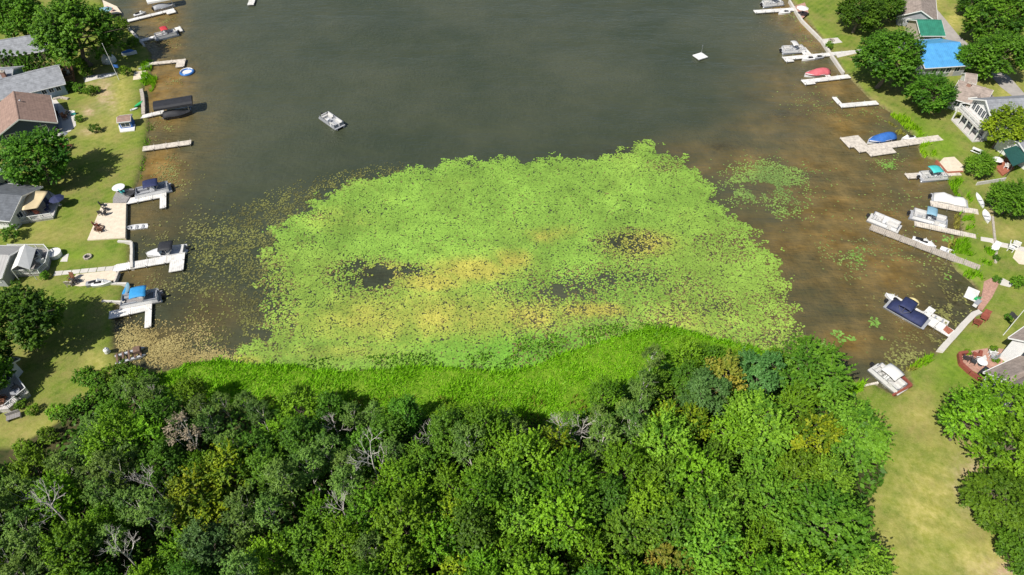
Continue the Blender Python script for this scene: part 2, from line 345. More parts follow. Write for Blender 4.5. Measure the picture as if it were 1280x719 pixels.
m, n, l, b = newmat('lake_water'); tc = n.new('ShaderNodeTexCoord')
st = math_('MULTIPLY', attr('silt'), rampf(nz(.09, 8, .7), .32, .68, .35, 1.3))
mp = n.new('ShaderNodeMapping'); mp.inputs['Scale'].default_value = (.05, .25, 1); mp.inputs['Rotation'].default_value = (0, 0, .5); l.new(tc.outputs['Object'], mp.inputs[0])
st = math_('MULTIPLY', st, rampf(nz(1.6, 6, .6, mp.outputs[0]), .3, .7, .7, 1.25))
deep = mixc(rampf(nz(.02, 6, .65), .4, .6), (.044, .055, .032), (.069, .077, .046))  # broad lighter blotches in the colour stand in for soft surface reflections
cw = mixc(st, deep, mixc(rampf(nz(.25, 8), .35, .65), (.16, .092, .018), (.30, .195, .062)))
cw = mixc(math_('MULTIPLY', attr('weed'), rampf(nz(.5, 8, .7), .4, .6)), cw, (.022, .018, .010))
l.new(cw, b.inputs['Base Color']); b.inputs['IOR'].default_value = 1.33
l.new(rampf(nz(.03, 5), .35, .65, .08, .26), b.inputs['Roughness'])
mp2 = n.new('ShaderNodeMapping'); mp2.inputs['Scale'].default_value = (.55, 1.5, 1); mp2.inputs['Rotation'].default_value = (0, 0, -.12); l.new(tc.outputs['Object'], mp2.inputs[0])
mp3 = n.new('ShaderNodeMapping'); mp3.inputs['Scale'].default_value = (1.3, .5, 1); mp3.inputs['Rotation'].default_value = (0, 0, .9); l.new(tc.outputs['Object'], mp3.inputs[0])
h = math_('ADD', math_('MULTIPLY', nz(.14, 3, .5), 1.6), nz(1.1, 4, .6, mp2.outputs[0]))
mpW = n.new('ShaderNodeMapping'); mpW.inputs['Scale'].default_value = (.02, .055, 1); mpW.inputs['Rotation'].default_value = (0, 0, .35); l.new(tc.outputs['Object'], mpW.inputs[0])
h = math_('ADD', h, math_('MULTIPLY', nz(1.3, 3, .6, mp3.outputs[0]), .6))
amp = rampf(nz(.9, 6, .65, mpW.outputs[0]), .34, .66, .05, 1.5)
bp = n.new('ShaderNodeBump'); bp.inputs['Distance'].default_value = .22; l.new(math_('MULTIPLY', h, amp), bp.inputs['Height']); bp.inputs['Strength'].default_value = 1.0
l.new(bp.outputs[0], b.inputs['Normal'])
me.materials.append(m); lake = link('lake_water', me); kind(lake, 'structure')

# ------------------------------------------------ lily pads
def scatter(n_per, x0, x1, y0, y1):
    N = int(n_per*(x1-x0)*(y1-y0)); return rng.uniform(x0, x1, N), rng.uniform(y0, y1, N)
def pads(name, x, y, r, col, label, tilt=.22, lift=.05):
    N = len(x); k = 7; a = np.linspace(.35, 2*math.pi-.35, k-1)
    ca = np.r_[np.cos(a), .12]; sa = np.r_[np.sin(a), 0.]
    th = rng.uniform(0, 6.28, N)[:, None]; e = rng.uniform(.75, 1.05, N)[:, None]
    lx = ca[None]*r[:, None]; ly = sa[None]*r[:, None]*e
    tx = rng.normal(0, tilt, N)[:, None]; ty = rng.normal(0, tilt, N)[:, None]
    z = .02+rng.random(N)[:, None]*lift+np.abs(tx*lx+ty*ly)*.8+tx*lx*.2
    V = np.stack([x[:, None]+lx*np.cos(th)-ly*np.sin(th), y[:, None]+lx*np.sin(th)+ly*np.cos(th), z], -1)
    o = link(name, faces_mesh(name, V, k, M['pad'], col=col)); kind(o, 'stuff', label, 'lily pads'); return o
MAT = [(338, 312), (350, 285), (400, 250), (450, 230), (500, 215), (560, 207), (620, 204), (700, 201), (780, 196), (786, 184), (812, 181), (835, 196), (860, 210), (885, 240), (905, 265), (940, 290), (972, 320), (978, 345), (984, 380), (995, 410), (1000, 448), (900, 432), (840, 418), (760, 430), (690, 455), (640, 470), (560, 464), (410, 470), (300, 460), (290, 448), (325, 425), (342, 395), (332, 350)]
FR = [(232, 330), (250, 290), (300, 258), (380, 226), (450, 214), (500, 206), (520, 215), (450, 240), (400, 260), (360, 290), (350, 400), (330, 440), (290, 452), (240, 448), (230, 400)]
mw = [tuple(P(*p)[:2]) for p in MAT]; fw = [tuple(P(*p)[:2]) for p in FR]
x, y = scatter(52, -72, 50, 55, 125)
qx, qy = PX(x, y, 0.03); ins = inside(x, y, mw); ed = segdist(x, y, mw); ed = np.where(ins, ed, -ed)
nA = fbm(x, y, 9, 3); nB = fbm(x, y, 2.6, 9); nC = fbm(x, y, 22, 15); nD = noise2(x, y, .8, 30)
dens = np.clip((ed+1.2+(nB-.5)*7)/2.2, 0, 1)
hole = np.zeros(len(x))
for a in [(458, 344, 38, 18, 1.4), (440, 354, 20, 10, 1.2), (505, 339, 34, 8, .85), (785, 304, 40, 16, .85), (760, 300, 20, 10, .5), (775, 350, 70, 16, .62), (700, 362, 70, 18, .48), (910, 305, 45, 20, .4), (380, 300, 30, 18, .3), (345, 360, 22, 60, .5), (400, 270, 40, 14, .3), (890, 385, 30, 12, .45), (980, 430, 25, 14, .5), (470, 262, 40, 10, .25), (830, 205, 25, 10, .35), (560, 300, 30, 5, .2)]:
    hole = np.maximum(hole, a[4]*blob(qx, qy, *a[:4]))
hole += np.where(qx > 640, .10, .0)+.18*np.clip((qy-300)/80, 0, 1)
dens *= np.clip(1.05-hole*(.2+1.7*nB), 0, 1)*np.where(nD < .16, .5, 1)
acc = rng.random(len(x)) < dens
x, y, qx, qy, nA, nB, nC, hole = [v[acc] for v in (x, y, qx, qy, nA, nB, nC, hole)]
yel = np.zeros(len(x))
for a in [(590, 338, 55, 15, 1.0), (640, 325, 24, 14, .9), (540, 352, 45, 14, .9), (680, 295, 22, 10, .7), (740, 388, 45, 9, 1.1), (560, 395, 130, 32, .62), (470, 400, 100, 34, .55), (660, 395, 60, 20, .7), (430, 440, 90, 12, .4), (700, 290, 30, 10, .4), (800, 305, 42, 16, .9), (300, 452, 30, 8, .8), (860, 400, 70, 40, .3), (420, 275, 60, 20, .25), (480, 342, 35, 14, .8)]:
    yel = np.maximum(yel, a[4]*blob(qx, qy, *a[:4]))
py_ = yel*(.45+1.1*nB)+rng.normal(0, .06, len(x)); f = np.clip(py_*1.5-.15, 0, 1)[:, None]
brown = (rng.random(len(x)) < np.clip(.02+.35*(hole > .25)*nB+.05*(nC > .55), 0, 1))[:, None]
gA = np.array([.225, .39, .055]); gB = np.array([.275, .38, .06]); gC = np.array([.155, .36, .035])
t = np.clip((nC-.3)*2.2, 0, 1)[:, None]; side = np.clip((qx-600)/300, 0, 1)[:, None]
col = gA*(1-t)+gB*t; col = col*(1-.35*side)+(.35*side)*np.array([.25, .41, .06])
low = np.clip((qy-405+10*nA)/25, 0, 1)[:, None]*np.clip(1-np.abs(qx-650)/260, 0, 1)[:, None]
col = col*(1-low)+gC*low
col = col*(1-f)+f*np.array([.43, .41, .075]); col = np.where(brown, np.array([.17, .135, .05]), col)
col = col*rng.uniform(.84, 1.14, len(x))[:, None]*(.70+.6*nB)[:, None]*(.78+.44*fbm(x, y, 6, 77))[:, None]
pads('lily_pad_mat', x, y, rng.uniform(.085, .20, len(x)), np.clip(col, 0, 1), 'huge bright green mat of lily pads with yellowed patches and dark water holes')
# fringe and patches
def patch(name, label, dens_f, box, n_per, colA, colB, rr=(.14, .3), nscale=2.5, thr=.0, seed=40):
    x, y = scatter(n_per, *box); qx, qy = PX(x, y, 0.03)
    nb = fbm(x, y, nscale, seed); d = dens_f(x, y, qx, qy)*np.clip((nb-.36-thr)*5, 0, 1)
    a = (rng.random(len(x)) < d) & inside(x, y, lake_poly); x, y = x[a], y[a]
    t = np.clip(noise2(x, y, 3, seed+5)*1.2-.1+rng.normal(0, .2, len(x)), 0, 1)[:, None]
    col = (np.array(colA)*(1-t)+np.array(colB)*t)*rng.uniform(.7, 1.2, len(x))[:, None]
    return pads(name, x, y, rng.uniform(*rr, len(x)), np.clip(col, 0, 1), label)
def fringe(x, y, qx, qy):
    e = segdist(x, y, fw); e = np.where(inside(x, y, fw), e, -e); d = np.clip((e+1.5)/4, 0, 1)*.62
    return d*np.where((qy > 330) & (qx < 300), .4, 1)*np.where(inside(x, y, mw), .25, 1)
patch('lily_pad_fringe', 'sparse olive brown lily pads thinning out over dark water beside the bright green mat', fringe, (-72, -18, 62, 118), 22, (.105, .10, .032), (.23, .24, .065), rr=(.09, .18), nscale=1.6, thr=-.05)
def blobs(L): return lambda x, y, qx, qy: np.clip(sum(a[4]*blob(qx, qy, *a[:4]) for a in L), 0, 1)
patch('lily_pads', 'pale olive lily pads floating around the docks below the stone-edged lawns', blobs([(215, 292, 22, 12, .8), (180, 303, 16, 8, .6), (240, 285, 12, 12, .5), (210, 352, 26, 14, .9), (245, 350, 20, 25, .25), (208, 222, 16, 16, .75), (215, 205, 12, 10, .6), (200, 160, 14, 12, .6), (230, 235, 20, 20, .12), (175, 365, 14, 10, .6), (260, 330, 20, 20, .3), (218, 103, 10, 6, .6), (195, 55, 24, 7, .45), (205, 25, 24, 5, .3), (265, 290, 20, 25, .4)]), (-90, -45, 68, 175), 12, (.15, .14, .05), (.27, .28, .085), rr=(.09, .2), thr=-.02, seed=60)
patch('algae_mat', 'yellow tan floating weed mat packed against the shore beside the rusty boat lift', blobs([(190, 432, 38, 17, 1.3), (235, 450, 30, 8, 1.2), (165, 420, 14, 16, .6), (215, 445, 20, 8, 1.0), (270, 445, 20, 7, .8), (250, 415, 14, 14, .35)]), (-70, -38, 55, 78), 60, (.30, .235, .085), (.45, .38, .15), rr=(.07, .15), thr=-.14, seed=80)
patch('lily_pad_patch', 'loose pale green lily pad patch drifting beside the big mat in brown water', blobs([(950, 228, 32, 18, 1.2), (930, 240, 20, 12, .6), (985, 225, 26, 12, .7), (985, 260, 22, 14, .4), (960, 210, 25, 8, .4)]), (28, 62, 85, 125), 34, (.15, .24, .06), (.25, .38, .08), rr=(.09, .19), thr=.0, seed=100)
patch('lily_pads', 'scattered small lily pads between the docks and the grassy reed bank', blobs([(1070, 318, 30, 18, .45), (1030, 312, 20, 12, .3), (1060, 345, 14, 8, .25), (1140, 318, 40, 14, .22), (1120, 170, 40, 40, .05), (1105, 205, 18, 12, .35), (1020, 130, 28, 10, .4), (1080, 140, 30, 8, .4), (1135, 260, 40, 30, .12), (1060, 260, 40, 30, .06), (1010, 45, 12, 20, .3), (985, 22, 14, 6, .3), (1180, 190, 20, 20, .1)]), (30, 95, 65, 175), 14, (.17, .19, .06), (.24, .33, .08), rr=(.09, .2), thr=-.04, seed=120)
patch('lily_pads', 'olive lily pads and weed crowding the shallow corner by the navy pontoon', blobs([(1185, 400, 14, 26, .8), (1195, 385, 12, 12, .8), (1175, 425, 22, 12, .7), (1140, 430, 24, 16, .4), (1130, 448, 24, 12, .7), (1160, 365, 18, 14, .3), (1120, 380, 30, 20, .1), (1180, 335, 12, 20, .45), (1205, 372, 6, 6, .5)]), (45, 85, 55, 90), 20, (.14, .12, .04), (.26, .27, .08), rr=(.1, .22), thr=.0, seed=140)
patch('lily_pads', 'few bright green lily clumps dotted over brown water near the navy pontoon', blobs([(1093, 403, 5, 4, 1.3), (1045, 416, 5, 4, 1.2), (1062, 424, 5, 3, 1), (1070, 322, 12, 7, .5), (1102, 423, 4, 3, .8), (1052, 424, 4, 3, .9), (1110, 207, 8, 4, .5), (1185, 347, 5, 3, .8), (1185, 300, 6, 4, .7), (1030, 440, 10, 8, .9)]), (35, 80, 55, 125), 26, (.16, .30, .05), (.22, .40, .07), thr=-.08, seed=160)

# ------------------------------------------------ reeds and shore grasses
def blades(name, x, y, z, h, wd, m, label, lean=.35, tint=None, drift=(0, 0)):
    N = len(x); th = rng.uniform(0, 6.28, N); la = np.abs(rng.normal(lean*.7, lean*.5, N)); ld = rng.uniform(0, 6.28, N)
    dx = np.cos(ld)*la*h+drift[0]*h; dy = np.sin(ld)*la*h+drift[1]*h; cx, cy = np.cos(th)*wd/2, np.sin(th)*wd/2
    V = np.stack([np.stack([x-cx, y-cy, z-.08], -1), np.stack([x+cx, y+cy, z-.08], -1), np.stack([x+cx*.9+dx*.45, y+cy*.9+dy*.45, z+h*.6], -1), np.stack([x+dx, y+dy, z+h*.95], -1), np.stack([x-cx*.9+dx*.45, y-cy*.9+dy*.45, z+h*.6], -1)], 1)
    t = tint if tint is not None else rng.random(N)
    o = link(name, faces_mesh(name, V, 5, m, tint=t)); kind(o, 'stuff', label, 'reeds'); return o
x, y = scatter(66, -60, 48, 35, 80); qx, qy = PX(x, y, .4); ok = inside(qx, qy+16*(fbm(x, y, 3.5, 250)-.58), REED)
x, y, qx, qy = x[ok], y[ok], qx[ok], qy[ok]
tn = np.clip(.55+.9*(fbm(x, y, 7, 200)-.5)+.25*(fbm(x, y, 1.5, 210)-.5)+rng.normal(0, .16, len(x))+.15*blob(qx, qy, 640, 470, 250, 20), 0, 1)
blades('reed_bed', x, y, np.full(len(x), .1), rng.uniform(.4, .85, len(x))*(.6+.8*fbm(x, y, 3, 220)), rng.uniform(.10, .2, len(x)), M['reed'], 'curved belt of tall bright green reeds between lily mat and woods', 1.0, tn, (.1, .1))
x, y = scatter(5, -60, 48, 35, 72); qx, qy = PX(x, y, .6); ok = inside(qx, qy, REED) & (qy > 488+12*noise2(x, y, 3, 5)) & (fbm(x, y, 3, 230) > .5)
blades('reed_stubble', x[ok], y[ok], np.full(ok.sum(), .1), rng.uniform(.8, 1.6, ok.sum()), rng.uniform(.08, .2, ok.sum()), M['reed_dry'], 'dry yellowed reeds mixed in along the edge of the woods', .5)
EM = [(330, 450), (560, 440), (640, 425), (760, 405), (840, 402), (880, 415), (850, 425), (770, 432), (700, 455), (640, 472), (560, 466), (450, 468), (400, 460)]
x, y = scatter(14, -30, 30, 58, 75); qx, qy = PX(x, y, .2); ok = inside(qx, qy, EM) & (fbm(x, y, 3, 240) > .47)
blades('water_plants', x[ok], y[ok], np.full(ok.sum(), .0), rng.uniform(.3, .6, ok.sum()), rng.uniform(.14, .3, ok.sum()), M['emergent'], 'low deep green emergent plants between the lily mat and the reeds', .6)
def shore_grass(label, polys, n_per, hh, m='reed', z=.3, seed=300):
    q = [p for po in polys for p in po]; w_ = [P(*p) for p in q]
    x, y = scatter(n_per, min(v.x for v in w_), max(v.x for v in w_), min(v.y for v in w_), max(v.y for v in w_)); qx, qy = PX(x, y, .4)
    ok = np.zeros(len(x), bool)
    for po in polys: ok |= inside(qx, qy, po)
    ok &= fbm(x, y, 3, seed) > .40; x, y = x[ok], y[ok]
    for a_, b_ in [((1246, 343), (1088, 283)), ((1240, 300), (1143, 279)), ((1223, 265), (1163, 254)), ((1176, 172), (1071, 187)), ((1200, 216), (1133, 220))]:
        ok = segdist(x, y, [P(*a_, .5)[:2], P(*b_, .5)[:2]], False) > 1.25; x, y = x[ok], y[ok]
    sdl = np.where(inside(x, y, lake_poly), 1, -1)*segdist(x, y, lake_poly)
    blades('shore_grass', x, y, np.clip(-sdl*.7, -.05, G), rng.uniform(*hh, len(x)), rng.uniform(.07, .16, len(x)), M[m], label, .45, np.clip(.5+1.2*(fbm(x, y, 5, seed+9)-.5)+rng.normal(0, .2, len(x)), 0, 1))
shore_grass('tall green shore grass beside the long weathered dock', [[(1192, 302), (1215, 300), (1240, 312), (1245, 330), (1240, 338), (1215, 322), (1190, 316)], [(1188, 320), (1210, 328), (1228, 338), (1232, 348), (1222, 355), (1200, 340)], [(1198, 250), (1212, 262), (1220, 285), (1205, 290), (1198, 275)], [(1184, 224), (1200, 226), (1210, 245), (1216, 258), (1202, 256)]], 45, (.5, 1.2))
shore_grass('tall green shore grass on the bank near the white porch house', [[(1110, 140), (1128, 145), (1145, 160), (1160, 178), (1172, 198), (1155, 198), (1147, 180), (1128, 155)]], 40, (.5, 1.3), seed=330)
shore_grass('green weeds along the shore below the tan-roofed yard structure', [[(186, 150), (192, 158), (188, 175), (182, 195), (180, 215), (174, 230), (174, 215), (179, 185), (183, 160)]], 18, (.15, .5), seed=340)
shore_grass('weedy grass clump at the shore beside the little sand pad', [[(178, 92), (196, 95), (192, 112), (182, 115), (176, 102)], [(178, 80), (192, 74), (188, 88), (176, 90)]], 45, (.4, 1.0), seed=350)
shore_grass('weeds and tall grass on the bank behind the white-canopied pontoon', [[(1128, 466), (1150, 448), (1168, 442), (1162, 455), (1140, 468)], [(1055, 478), (1082, 478), (1078, 490), (1060, 498)]], 50, (.4, 1.1), seed=360)
shore_grass('brown dry grass at the waterline beside the shore grass', [[(1186, 300), (1196, 296), (1194, 318), (1186, 318)], [(1195, 254), (1203, 258), (1200, 285), (1193, 285)], [(1110, 150), (1122, 156), (1140, 176), (1130, 176)], [(1130, 462), (1152, 446), (1160, 450), (1140, 466)]], 40, (.3, .8), 'reed_dry', seed=370)
# ------------------------------------------------ trees
def unit(v): return v/(np.linalg.norm(v, axis=-1, keepdims=True)+1e-9)
def crown_arrays(g, lobes, nsh, nlv, leaf, upb=.35, flat=.8, spread=.10, spike=(.8, 1.25)):
    """lobes: list of (centre, radius, outdir). leafy shoots radiate from each lobe"""
    Vs, Ts = [], []
    for c, r, od in lobes:
        d = unit(g.normal(size=(nsh*2, 3))); sc = d@od+.35*d[:, 2]; d = d[np.argsort(-sc)][:int(nsh*1.35)]; d = d[g.permutation(len(d))[:nsh]]
        ln = r*g.uniform(*spike, len(d)); t = np.sqrt(g.uniform(.12, 1, (len(d), nlv)))
        pos = c+d[:, None]*(t*ln[:, None])[..., None]
        pos[..., 2] += (t**2*ln[:, None])*upb*.5
        pos += g.normal(size=pos.shape)*spread*r*(1.15-t)[..., None]
        N = len(d)*nlv; pos = pos.reshape(-1, 3); dd = np.repeat(d, nlv, 0); tt = t.ravel()
        nrm = unit(dd*.55+np.array([0, 0, flat])+g.normal(size=(N, 3))*.42)
        a = unit(np.cross(nrm, unit(g.normal(size=(N, 3))+dd*.0))); b_ = np.cross(nrm, a)
        L_ = (leaf*g.uniform(.65, 1.3, N)*(1.1-.35*tt))[:, None]; W_ = L_*.62
        V = np.stack([pos-a*L_*.5, pos+b_*W_*.5-a*L_*.05, pos+a*L_*.55, pos-b_*W_*.5-a*L_*.05], 1)
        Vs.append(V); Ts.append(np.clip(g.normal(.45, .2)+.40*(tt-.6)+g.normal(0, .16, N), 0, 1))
    return np.concatenate(Vs), np.concatenate(Ts)
def make_lobes(g, R, z0, z1, n, lr, shape='round'):
    zc = (z0+z1)/2; hz = (z1-z0)/2; L_ = []
    for i in range(n):
        u = (i+.5)/n; ph = i*2.39996+g.uniform(-.4, .4); cz = 1-1.75*u; sr = math.sqrt(max(0, 1-cz*cz))
        k = g.uniform(.55, .78); rr = R*lr*g.uniform(.8, 1.2)
        if shape == 'cone': zz = z0+(z1-z0)*(1-u)*.95; rad = R*(.15+.85*u)*.7; c = np.array([rad*math.cos(ph), rad*math.sin(ph), zz]); rr *= (.45+.6*u)
        else: c = np.array([R*k*sr*math.cos(ph), R*k*sr*math.sin(ph), zc+hz*k*cz])
        od = unit(np.array([c[0], c[1], (c[2]-zc)*.8+.25*R])); L_.append((c, rr, od))
    return L_
def trunk_mesh(g, z1, r, lobes, m, lean=0.0, limbs=True):
    b_ = MB(); p = Vector((0, 0, -.3)); top = z1*.72; k = 5; pts = [p]
    for i in range(1, k+1):
        pts.append(Vector((g.normal(0, .018*z1)+lean*i/k, g.normal(0, .018*z1), top*i/k)))
    for i in range(k): b_.tube(pts[i], pts[i+1], r*(1-.15*i)*(1.25 if i == 0 else 1), r*(1-.15*(i+1)), 7, False)
    if limbs:
        for c, rr, od in lobes:
            q = min(range(1, k+1), key=lambda j: abs(pts[j].z-c[2]*.7)); s = pts[q]; e = Vector(c); mid = s.lerp(e, .55)+Vector((0, 0, -.05*(e-s).length))
            b_.tube(s, mid, r*.42, r*.26, 5, False); b_.tube(mid, e, r*.26, r*.08, 5, False)
            for j in range(3):
                t = e+Vector(g.normal(size=3))*rr*.6; b_.tube(mid.lerp(e, .6), t, r*.12, r*.04, 4, False)
    return b_
PRO = {}
def proto(key, leafm, barkm, R, z0, z1, nl, lr, nsh, nlv, leaf, tr=.22, seed=1, shape='round', **kw):
    g = np.random.default_rng(seed); lobes = make_lobes(g, R, z0, z1, nl, lr, shape)
    V, T = crown_arrays(g, lobes, nsh, nlv, leaf, **kw)
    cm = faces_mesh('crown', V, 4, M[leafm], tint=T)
    tb = trunk_mesh(g, z1, tr, lobes, M[barkm]); tm = bpy.data.meshes.new('trunk'); tm.from_pydata(tb.v, [], tb.f); tm.materials.append(M[barkm])
    PRO[key] = (cm, tm, R, (z0+z1)/2, z1)
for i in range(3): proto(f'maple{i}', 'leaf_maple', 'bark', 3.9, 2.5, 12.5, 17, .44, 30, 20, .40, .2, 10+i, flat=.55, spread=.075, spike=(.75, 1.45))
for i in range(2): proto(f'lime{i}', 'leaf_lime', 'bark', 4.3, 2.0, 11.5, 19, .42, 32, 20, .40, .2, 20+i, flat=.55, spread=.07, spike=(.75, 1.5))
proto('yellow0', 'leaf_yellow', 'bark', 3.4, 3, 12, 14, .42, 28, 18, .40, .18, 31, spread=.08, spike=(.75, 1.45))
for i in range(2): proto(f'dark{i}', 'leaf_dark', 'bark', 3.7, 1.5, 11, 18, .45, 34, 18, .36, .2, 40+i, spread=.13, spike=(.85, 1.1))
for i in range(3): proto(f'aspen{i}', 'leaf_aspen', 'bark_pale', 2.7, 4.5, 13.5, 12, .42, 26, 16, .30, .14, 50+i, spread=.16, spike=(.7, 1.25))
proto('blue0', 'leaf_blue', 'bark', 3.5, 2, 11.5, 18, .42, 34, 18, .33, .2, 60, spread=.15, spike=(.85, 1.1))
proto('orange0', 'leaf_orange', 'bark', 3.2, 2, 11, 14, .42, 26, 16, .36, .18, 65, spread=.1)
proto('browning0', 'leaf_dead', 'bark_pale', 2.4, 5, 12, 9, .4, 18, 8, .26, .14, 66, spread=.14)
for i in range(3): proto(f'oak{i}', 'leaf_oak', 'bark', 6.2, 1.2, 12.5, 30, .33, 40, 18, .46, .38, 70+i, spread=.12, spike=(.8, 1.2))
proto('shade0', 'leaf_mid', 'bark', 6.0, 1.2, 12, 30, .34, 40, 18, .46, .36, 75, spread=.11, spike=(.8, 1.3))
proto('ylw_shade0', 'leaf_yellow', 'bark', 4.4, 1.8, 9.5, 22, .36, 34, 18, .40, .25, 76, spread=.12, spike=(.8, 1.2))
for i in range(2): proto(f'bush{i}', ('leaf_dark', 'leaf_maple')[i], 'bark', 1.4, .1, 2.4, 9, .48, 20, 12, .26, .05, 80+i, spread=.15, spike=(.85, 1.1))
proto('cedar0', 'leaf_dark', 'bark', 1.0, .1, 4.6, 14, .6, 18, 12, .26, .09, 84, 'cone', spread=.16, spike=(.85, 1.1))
def dead(key, seed, h, r, m='bark_dead'):
    g = random.Random(seed); b_ = MB()
    def grow(p, d, ln, rad, lev):
        e = p+d*ln; b_.tube(p, e, rad, rad*.62, 5 if lev < 2 else 4, False)
        if lev >= 4 or rad < .008: return
        for j in range(3 if lev else 4):
            nd = (d+Vector((g.uniform(-1, 1), g.uniform(-1, 1), g.uniform(-.3, .55)))*(.75 if lev else .9)).normalized()
            grow(p.lerp(e, g.uniform(.55, 1)), nd, ln*g.uniform(.55, .8), rad*.55, lev+1)
    p = Vector((0, 0, -.3)); q = Vector((.2, .1, h*.35)); b_.tube(p, q, r*1.2, r, 7, False)
    q2 = Vector((.1, -.1, h*.6)); b_.tube(q, q2, r, r*.75, 7, False)
    grow(q2, Vector((.05, 0, 1)), h*.2, r*.75, 0); grow(q, Vector((.5, .2, .8)).normalized(), h*.18, r*.5, 1); grow(q2, Vector((-.6, .1, .7)).normalized(), h*.17, r*.5, 1)
    me = bpy.data.meshes.new('branches'); me.from_pydata(b_.v, [], b_.f); me.materials.append(M[m]); PRO[key] = (None, me, 2.5, h*.75, h)
dead('dead0', 3, 14, .15); dead('dead1', 5, 12, .12, 'bark_pale'); dead('dead2', 9, 13, .13)
TN = {'maple': 'maple_tree', 'lime': 'ash_tree', 'yellow': 'maple_tree', 'dark': 'broadleaf_tree', 'aspen': 'aspen_tree', 'blue': 'broadleaf_tree', 'orange': 'maple_tree', 'browning': 'aspen_tree', 'oak': 'oak_tree', 'shade': 'shade_tree', 'ylw_shade': 'shade_tree', 'bush': 'bush', 'cedar': 'arborvitae', 'dead': 'dead_tree'}
def put(key, loc, s, rz, label, group=None, sz=None, name=None, cat='tree'):
    cm, tm, *_ = PRO[key]; t = thing(name or TN[key[:-1]], label, cat, loc, rz, group); t.scale = (s, s, sz or s)
    if cm: link('crown', cm, t)
    link('trunk', tm, t); return t
def tree_px(key, px_, py_, rpx, label, hs=1.0, group=None, name=None, cat='tree', rz=None):
    """place a tree so that its crown centre falls on a photo point"""
    cm, tm, R, zc, z1 = PRO[key]; s = 1.0
    for _ in range(4):
        p = P(px_, py_, G+zc*s*hs); s = rpx/scale_at(p)/(R*1.12)
    return put(key, (p.x, p.y, G-.05), s, rz if rz is not None else random.uniform(0, 6.28), label, group, s*hs, name, cat)

# the woods: individual trees, the kind chosen by where they stand
SPEC = [('dead0', 60, 632, 30, 'bare grey dead tree with forked crown standing tallest in the left end of the woods', 1.0),
 ('browning0', 232, 540, 26, 'browned dying aspen with dry pinkish leaves among green aspens', 1.1), ('dead1', 155, 690, 26, 'thin bare pale snag near the bottom edge of the woods', 1.0),
 ('dead1', 462, 570, 30, 'pale bare forked tree in the middle of the woods', 1.05), ('dead2', 705, 540, 24, 'whitish bare tree beside the reed bed, first of two', .8), ('dead1', 728, 540, 22, 'whitish bare tree beside the reed bed, second of two', .8), ('dead1', 535, 545, 20, 'small pale bare tree at the reed edge among aspens', .8), ('dead2', 420, 535, 18, 'short bare tree where reeds meet the dark trees', .8),
 ('dead0', 185, 600, 22, 'leaning bare pale trunk among the grey-green aspens', 1.0), ('dead2', 430, 640, 24, 'bare twiggy tree among dark broadleaf trees', .9),
 ('yellow0', 240, 622, 36, 'golden yellow-green maple glowing among dark aspens', 1.0), ('yellow0', 285, 588, 34, 'yellow-green maple behind the golden maple', 1.0), ('yellow0', 262, 640, 30, 'yellow-green maple in front of the golden maple', .9), ('orange0', 905, 470, 30, 'orange-tinged tree beside two blue-green trees at the edge of the woods', 1.0), ('blue0', 882, 495, 34, 'rounded blue-green tree in front of the orange-tinged tree', 1.0), ('blue0', 948, 470, 36, 'rounded blue-green tree beside the orange-tinged tree', .9),
 ('lime0', 530, 583, 34, 'bright fresh green rounded tree standing alone among darker crowns', 1.0), ('yellow0', 690, 560, 30, 'yellow-tipped maple below the whitish bare trees', 1.0), ('orange0', 835, 705, 34, 'orange-yellow tipped tree at the bottom edge of the woods', .9), ('yellow0', 1018, 545, 34, 'yellowish ash tree near the lawn side of the woods', 1.0), ('yellow0', 570, 715, 26, 'yellow-topped maple at the bottom edge of the woods', 1.0),
 ('lime1', 1068, 545, 48, 'wide spreading light green ash tree overhanging the lawn', .9), ('lime0', 1030, 660, 62, 'broad pale green ash tree at the lawn corner of the woods', .85), ('lime1', 1070, 706, 46, 'broad green ash at the bottom corner beside the dry lawn', .8), ('lime0', 1015, 465, 52, 'light green spreading tree at the water corner of the woods', .75),
 ('lime1', 950, 535, 50, 'light green spreading tree behind the rounded blue-green trees', .85), ('maple0', 700, 650, 42, 'dense rich green maple in the middle of the woods', 1.0)]
placed = []
for k, a, b_, r, lab, hs in SPEC:
    t = tree_px(k, a, b_, r, lab, hs); placed.append((t.location.x, t.location.y, 1.9 if k[:4] in ('dead', 'brow') else 3.0))
GR = {'maple': ('leafy bright green maple packed into the woods beyond the reed bed', 'green maples in the woods'), 'lime': ('light green ash tree on the lawn side of the woods', 'light green ashes in the woods'), 'yellow': ('small yellow-green maple scattered among green trees in the woods', 'yellow-green maples in the woods'),
      'dark': ('dark green rounded broadleaf tree in the woods', 'dark broadleaf trees in the woods'), 'aspen': ('slender grey-green aspen with pale trunk in the woods', 'grey-green aspens in the woods'), 'blue': ('dull blue-green tree in the middle of the crowded woods', 'blue-green trees in the woods')}
CANOPY = [(-900, 620), (0, 585), (60, 548), (110, 495), (165, 463), (215, 472), (270, 484), (330, 492), (420, 503), (520, 512), (600, 522), (650, 522), (700, 508), (740, 492), (790, 455), (830, 430), (880, 432), (950, 446), (1000, 428), (1040, 440), (1062, 472), (1075, 505), (1105, 560), (1098, 610), (1068, 645), (1075, 690), (1090, 740), (1090, 1300), (-900, 1300)]
g = random.Random(21); cand = []
KH = {'maple': 12.5, 'lime': 11.5, 'yellow': 12, 'dark': 11, 'aspen': 13.5, 'blue': 11.5}
